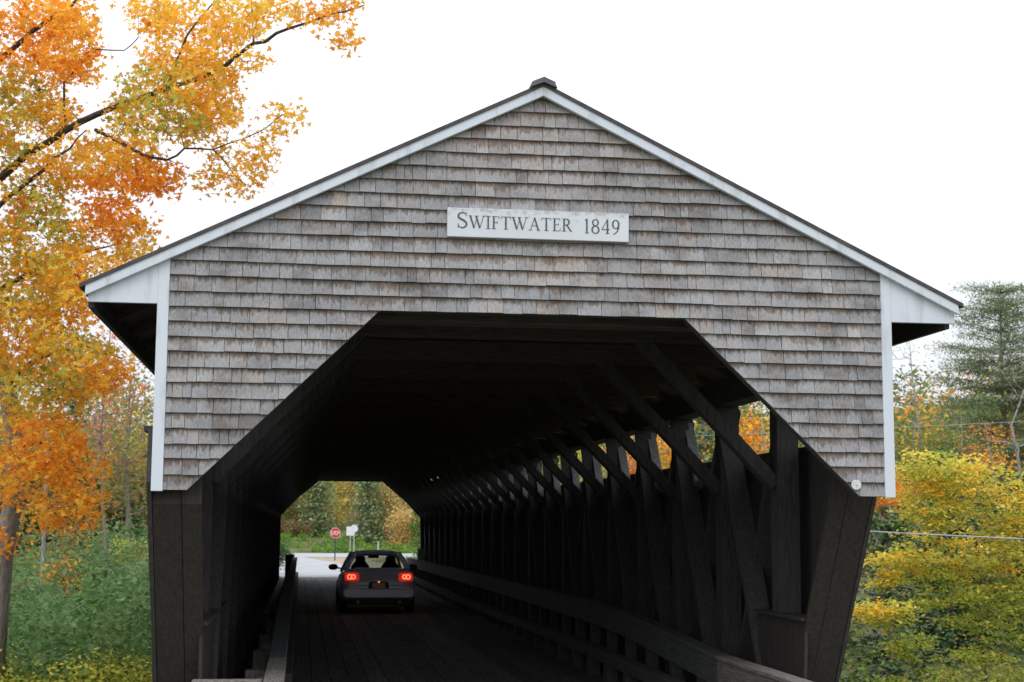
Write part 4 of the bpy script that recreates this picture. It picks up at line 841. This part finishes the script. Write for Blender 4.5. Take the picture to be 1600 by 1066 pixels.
# ---- ground cover: stuff
def dark_(c, f): return tuple(v*f for v in c)
def cover(name, n, xf, yf, h0, h1, leaf, pal, label, shape=QUAD, m='leaf', clump=0, up=None, ok=None, cat='undergrowth'):
    if clump:
        k = n//clump; cx = rng.uniform(*xf, k); cy = rng.uniform(*yf, k)
        if ok is not None: sel = ok(cx, cy); cx, cy = cx[sel], cy[sel]
        k = len(cx); hh = rng.uniform(h0, h1, k); rr = rng.uniform(.3, .75, k); hh = hh*(1+.25*np.sin(cx*2.3+cy*.9)*np.sin(cy*1.1-cx)); x = np.repeat(cx, clump); y = np.repeat(cy, clump); H_ = np.repeat(hh, clump); R_ = np.repeat(rr, clump); colr = np.repeat(pick(pal, k), clump, axis=0)*.6+pick(pal, len(x))*.4
        d = rng.normal(size=(len(x), 3)); d[:, 2] = np.abs(d[:, 2]); d /= np.linalg.norm(d, axis=1)[:, None]; s_ = rng.uniform(.6, 1, len(x)); P_ = np.stack([x+d[:, 0]*R_*s_, y+d[:, 1]*R_*s_, ground_z(x, y)+d[:, 2]*H_*s_], 1)
    else:
        x = rng.uniform(*xf, n); y = rng.uniform(*yf, n)
        if ok is not None: sel = ok(x, y); x, y = x[sel], y[sel]
        P_ = np.stack([x, y, ground_z(x, y)+rng.uniform(h0, h1, len(x))], 1); colr = pick(pal, len(x))
    colr = colr*rng.uniform(.7, 1.3, (len(P_), 1))
    o = leaf_cloud(name, P_, leaf, colr, shape, M[m], None, flat=.8, off=(float(P_[:, 0].mean()), float(P_[:, 1].mean()), -.5), up=up)
    return tag(o, label, cat, kind='stuff')
cover('knotweed_thicket', 110000, (-17, -3.9), (11.8, 46), .7, 2.1, .145, [(*KNOT, 4), (.08, .16, .05, 2), (.24, .34, .17, 2.5), (.30, .34, .10, .5)], 'dense green leafy thicket on the bank left of the bridge', clump=40, ok=lambda x, y: (x < -3.9-.0*(y)) & (np.abs(y-river_y(x)) > 4))
cover('tall_thicket', 26000, (-9.5, -4.2), (30, 50), 1.6, 3.1, .17, [(*KNOT, 3), (.09, .16, .07, 1.5), (.24, .33, .17, 2.5)], 'taller green shrubs at the back of the thicket, against the bridge', clump=50)
cover('yellow_undergrowth', 22000, (-9, -3.6), (8.2, 13.6), .55, .95, .09, [(*YGRN, 3), (*YEL, 2), (.2, .28, .05, 2)], 'low yellow green leaves in front of the green thicket', clump=30)
for i_, (px_, Y_, yt, yb, wp, pal_, lab_) in enumerate([(95, 24, 868, 935, 42, [(*GOLD, 1), (*OLIVE, 2), (*DEEP, .5)], 'rusty gold sapling poking out of the left side of the green thicket'), (30, 27, 905, 960, 40, [(*BROWN, 2), (*OLIVE, 1)], 'brown withered shrub at the foot of the maple'), (200, 36, 838, 885, 46, [(*YGRN, 2), (*OLIVE, 1)], 'yellow green shrub at the back of the thicket near the bridge wall')]):
    a_ = at(px_, yb, Y_); b_ = at(px_, yt, Y_); d_ = (Y_+12.4)/FPX
    tree('shrub', (a_[0], Y_, gz(a_[0], Y_)), (a_[0], Y_, b_[2]-.1), [((a_[0], Y_, (a_[2]+b_[2])/2), (wp*d_/2*1.3, wp*d_/2, (b_[2]-a_[2])/2), 1)], 45, 14, .1, pal_, lab_, 'shrub', None, .13, .025, bark='bark_soft', twig=.008)
cover('left_brush', 14000, (-34, -7), (46, 62), .8, 2.2, .26, [(*OLIVE, 3), (*BROWN, 1), (*GRN, 1)], 'olive brush behind the thicket left of the bridge', clump=40)
cover('right_undergrowth', 30000, (6, 44), (24, 62), .5, 2.2, .26, [(*DKG, 2), (*GRN, 2), (*OLIVE, 2), (*BROWN, .7)], 'dark green undergrowth on the slope right of the bridge', clump=40)
BK = [(.16, .30, .06, 3), (.26, .38, .08, 2), (.10, .2, .05, 1)]
cover('weed_bank', 26000, (-26, 22), (102.3, 117), .35, .8, .22, BK, 'bright green weedy bank beyond the cross road', clump=30)
cover('brown_brush', 9000, (-13, -1), (114, 119), .9, 1.7, .24, [(.22, .14, .10, 2), (*BROWN, 2), (*OLIVE, 1)], 'reddish brown brush at the top of the green bank', clump=40)
cover('brown_brush', 8000, (3, 12), (113, 119), .9, 1.8, .24, [(.24, .15, .12, 2), (*OLIVE, 1)], 'reddish brown brush behind the pale signs', clump=40)
cover('verge_grass', 9000, (2.2, 14), (52, 86), .0, .02, .16, [(.2, .26, .07, 2), (.33, .27, .12, 1)], 'thin grass on the sandy verge', shape=BLADE, up=.3, ok=lambda x, y: x > 2.6+3*np.sin(y*.4)*.3, cat='grass')
def far_woods():
    n = 90000; y = rng.uniform(118, 190, n); x = rng.uniform(-75, 95, n); k = 1500; ci = rng.integers(0, k, n); cx = rng.uniform(-75, 95, k); cyy = rng.uniform(126, 190, k); hh = rng.uniform(5, 13, k)
    P_ = np.stack([cx[ci]+rng.normal(0, 1.3, n), cyy[ci]+rng.normal(0, 1.3, n), np.zeros(n)], 1); P_[:, 2] = ground_z(P_[:, 0], P_[:, 1])+hh[ci]*rng.uniform(.05, 1, n)
    colr = pick([(*OLIVE, 3), (*GRN, 2), (*GOLD, 1.2), (*BROWN, 1.5), (*ORANGE, .4), (*PINE, 2)], k)[ci]*rng.uniform(.7, 1.3, (n, 1))
    tag(leaf_cloud('far_woods', P_, .6, colr, QUAD, M['leaf'], None, off=(0, 150, 0)), 'distant mixed autumn woods on the hillside', 'woods', kind='stuff')
far_woods()
def side_woods(x0, x1, y0, y1, label, n=30000, k=420, hmax=8):
    ci = rng.integers(0, k, n); cx = rng.uniform(x0, x1, k); cyy = rng.uniform(y0, y1, k); hh = rng.uniform(3, hmax, k)
    P_ = np.stack([cx[ci]+rng.normal(0, .9, n), cyy[ci]+rng.normal(0, .9, n), np.zeros(n)], 1); P_[:, 2] = ground_z(P_[:, 0], P_[:, 1])+hh[ci]*rng.uniform(.02, 1, n)
    colr = pick([(*OLIVE, 3), (*GRN, 2), (*GOLD, .6), (*BROWN, 2), (*PINE, 1.5)], k)[ci]*rng.uniform(.7, 1.3, (n, 1))
    tag(leaf_cloud('side_woods', P_, .42, colr, QUAD, M['leaf'], None, off=((x0+x1)/2, (y0+y1)/2, 0)), label, 'woods', kind='stuff')
side_woods(-60, -14, 76, 100, 'dull olive woods far behind the left trees', 26000, 320, 7)
side_woods(-24, -7.5, 56, 72, 'olive brown thicket of young trees behind the green shrubs on the left', 34000, 300, 6.5)
side_woods(24, 80, 76, 100, 'dull green woods far behind the right trees', 30000, 360, 8)

# ---- cables
def cable(p, q, sag, r_, label):
    p, q = np.array(p), np.array(q); t = Thing('utility_cable', tuple(p), label, 'cable', None)
    mb = MB(); mb.tube([p*(1-u)+q*u-np.array([0, 0, sag*4*u*(1-u)]) for u in np.linspace(0, 1, 24)], r_, 6); t.part(mb, 'wire', M['cable'])
p = at(1240, 824, 19); q = at(1700, 843, 17); cable(p, q+(q-p)*1.2, .05, .016, 'thick grey cable crossing low in front of the yellow tree')
p = at(1040, 683, 26); q = at(1650, 650, 24); cable(p, q+(q-p)*1.2, .1, .007, 'thin pale cable crossing above the yellow tree')
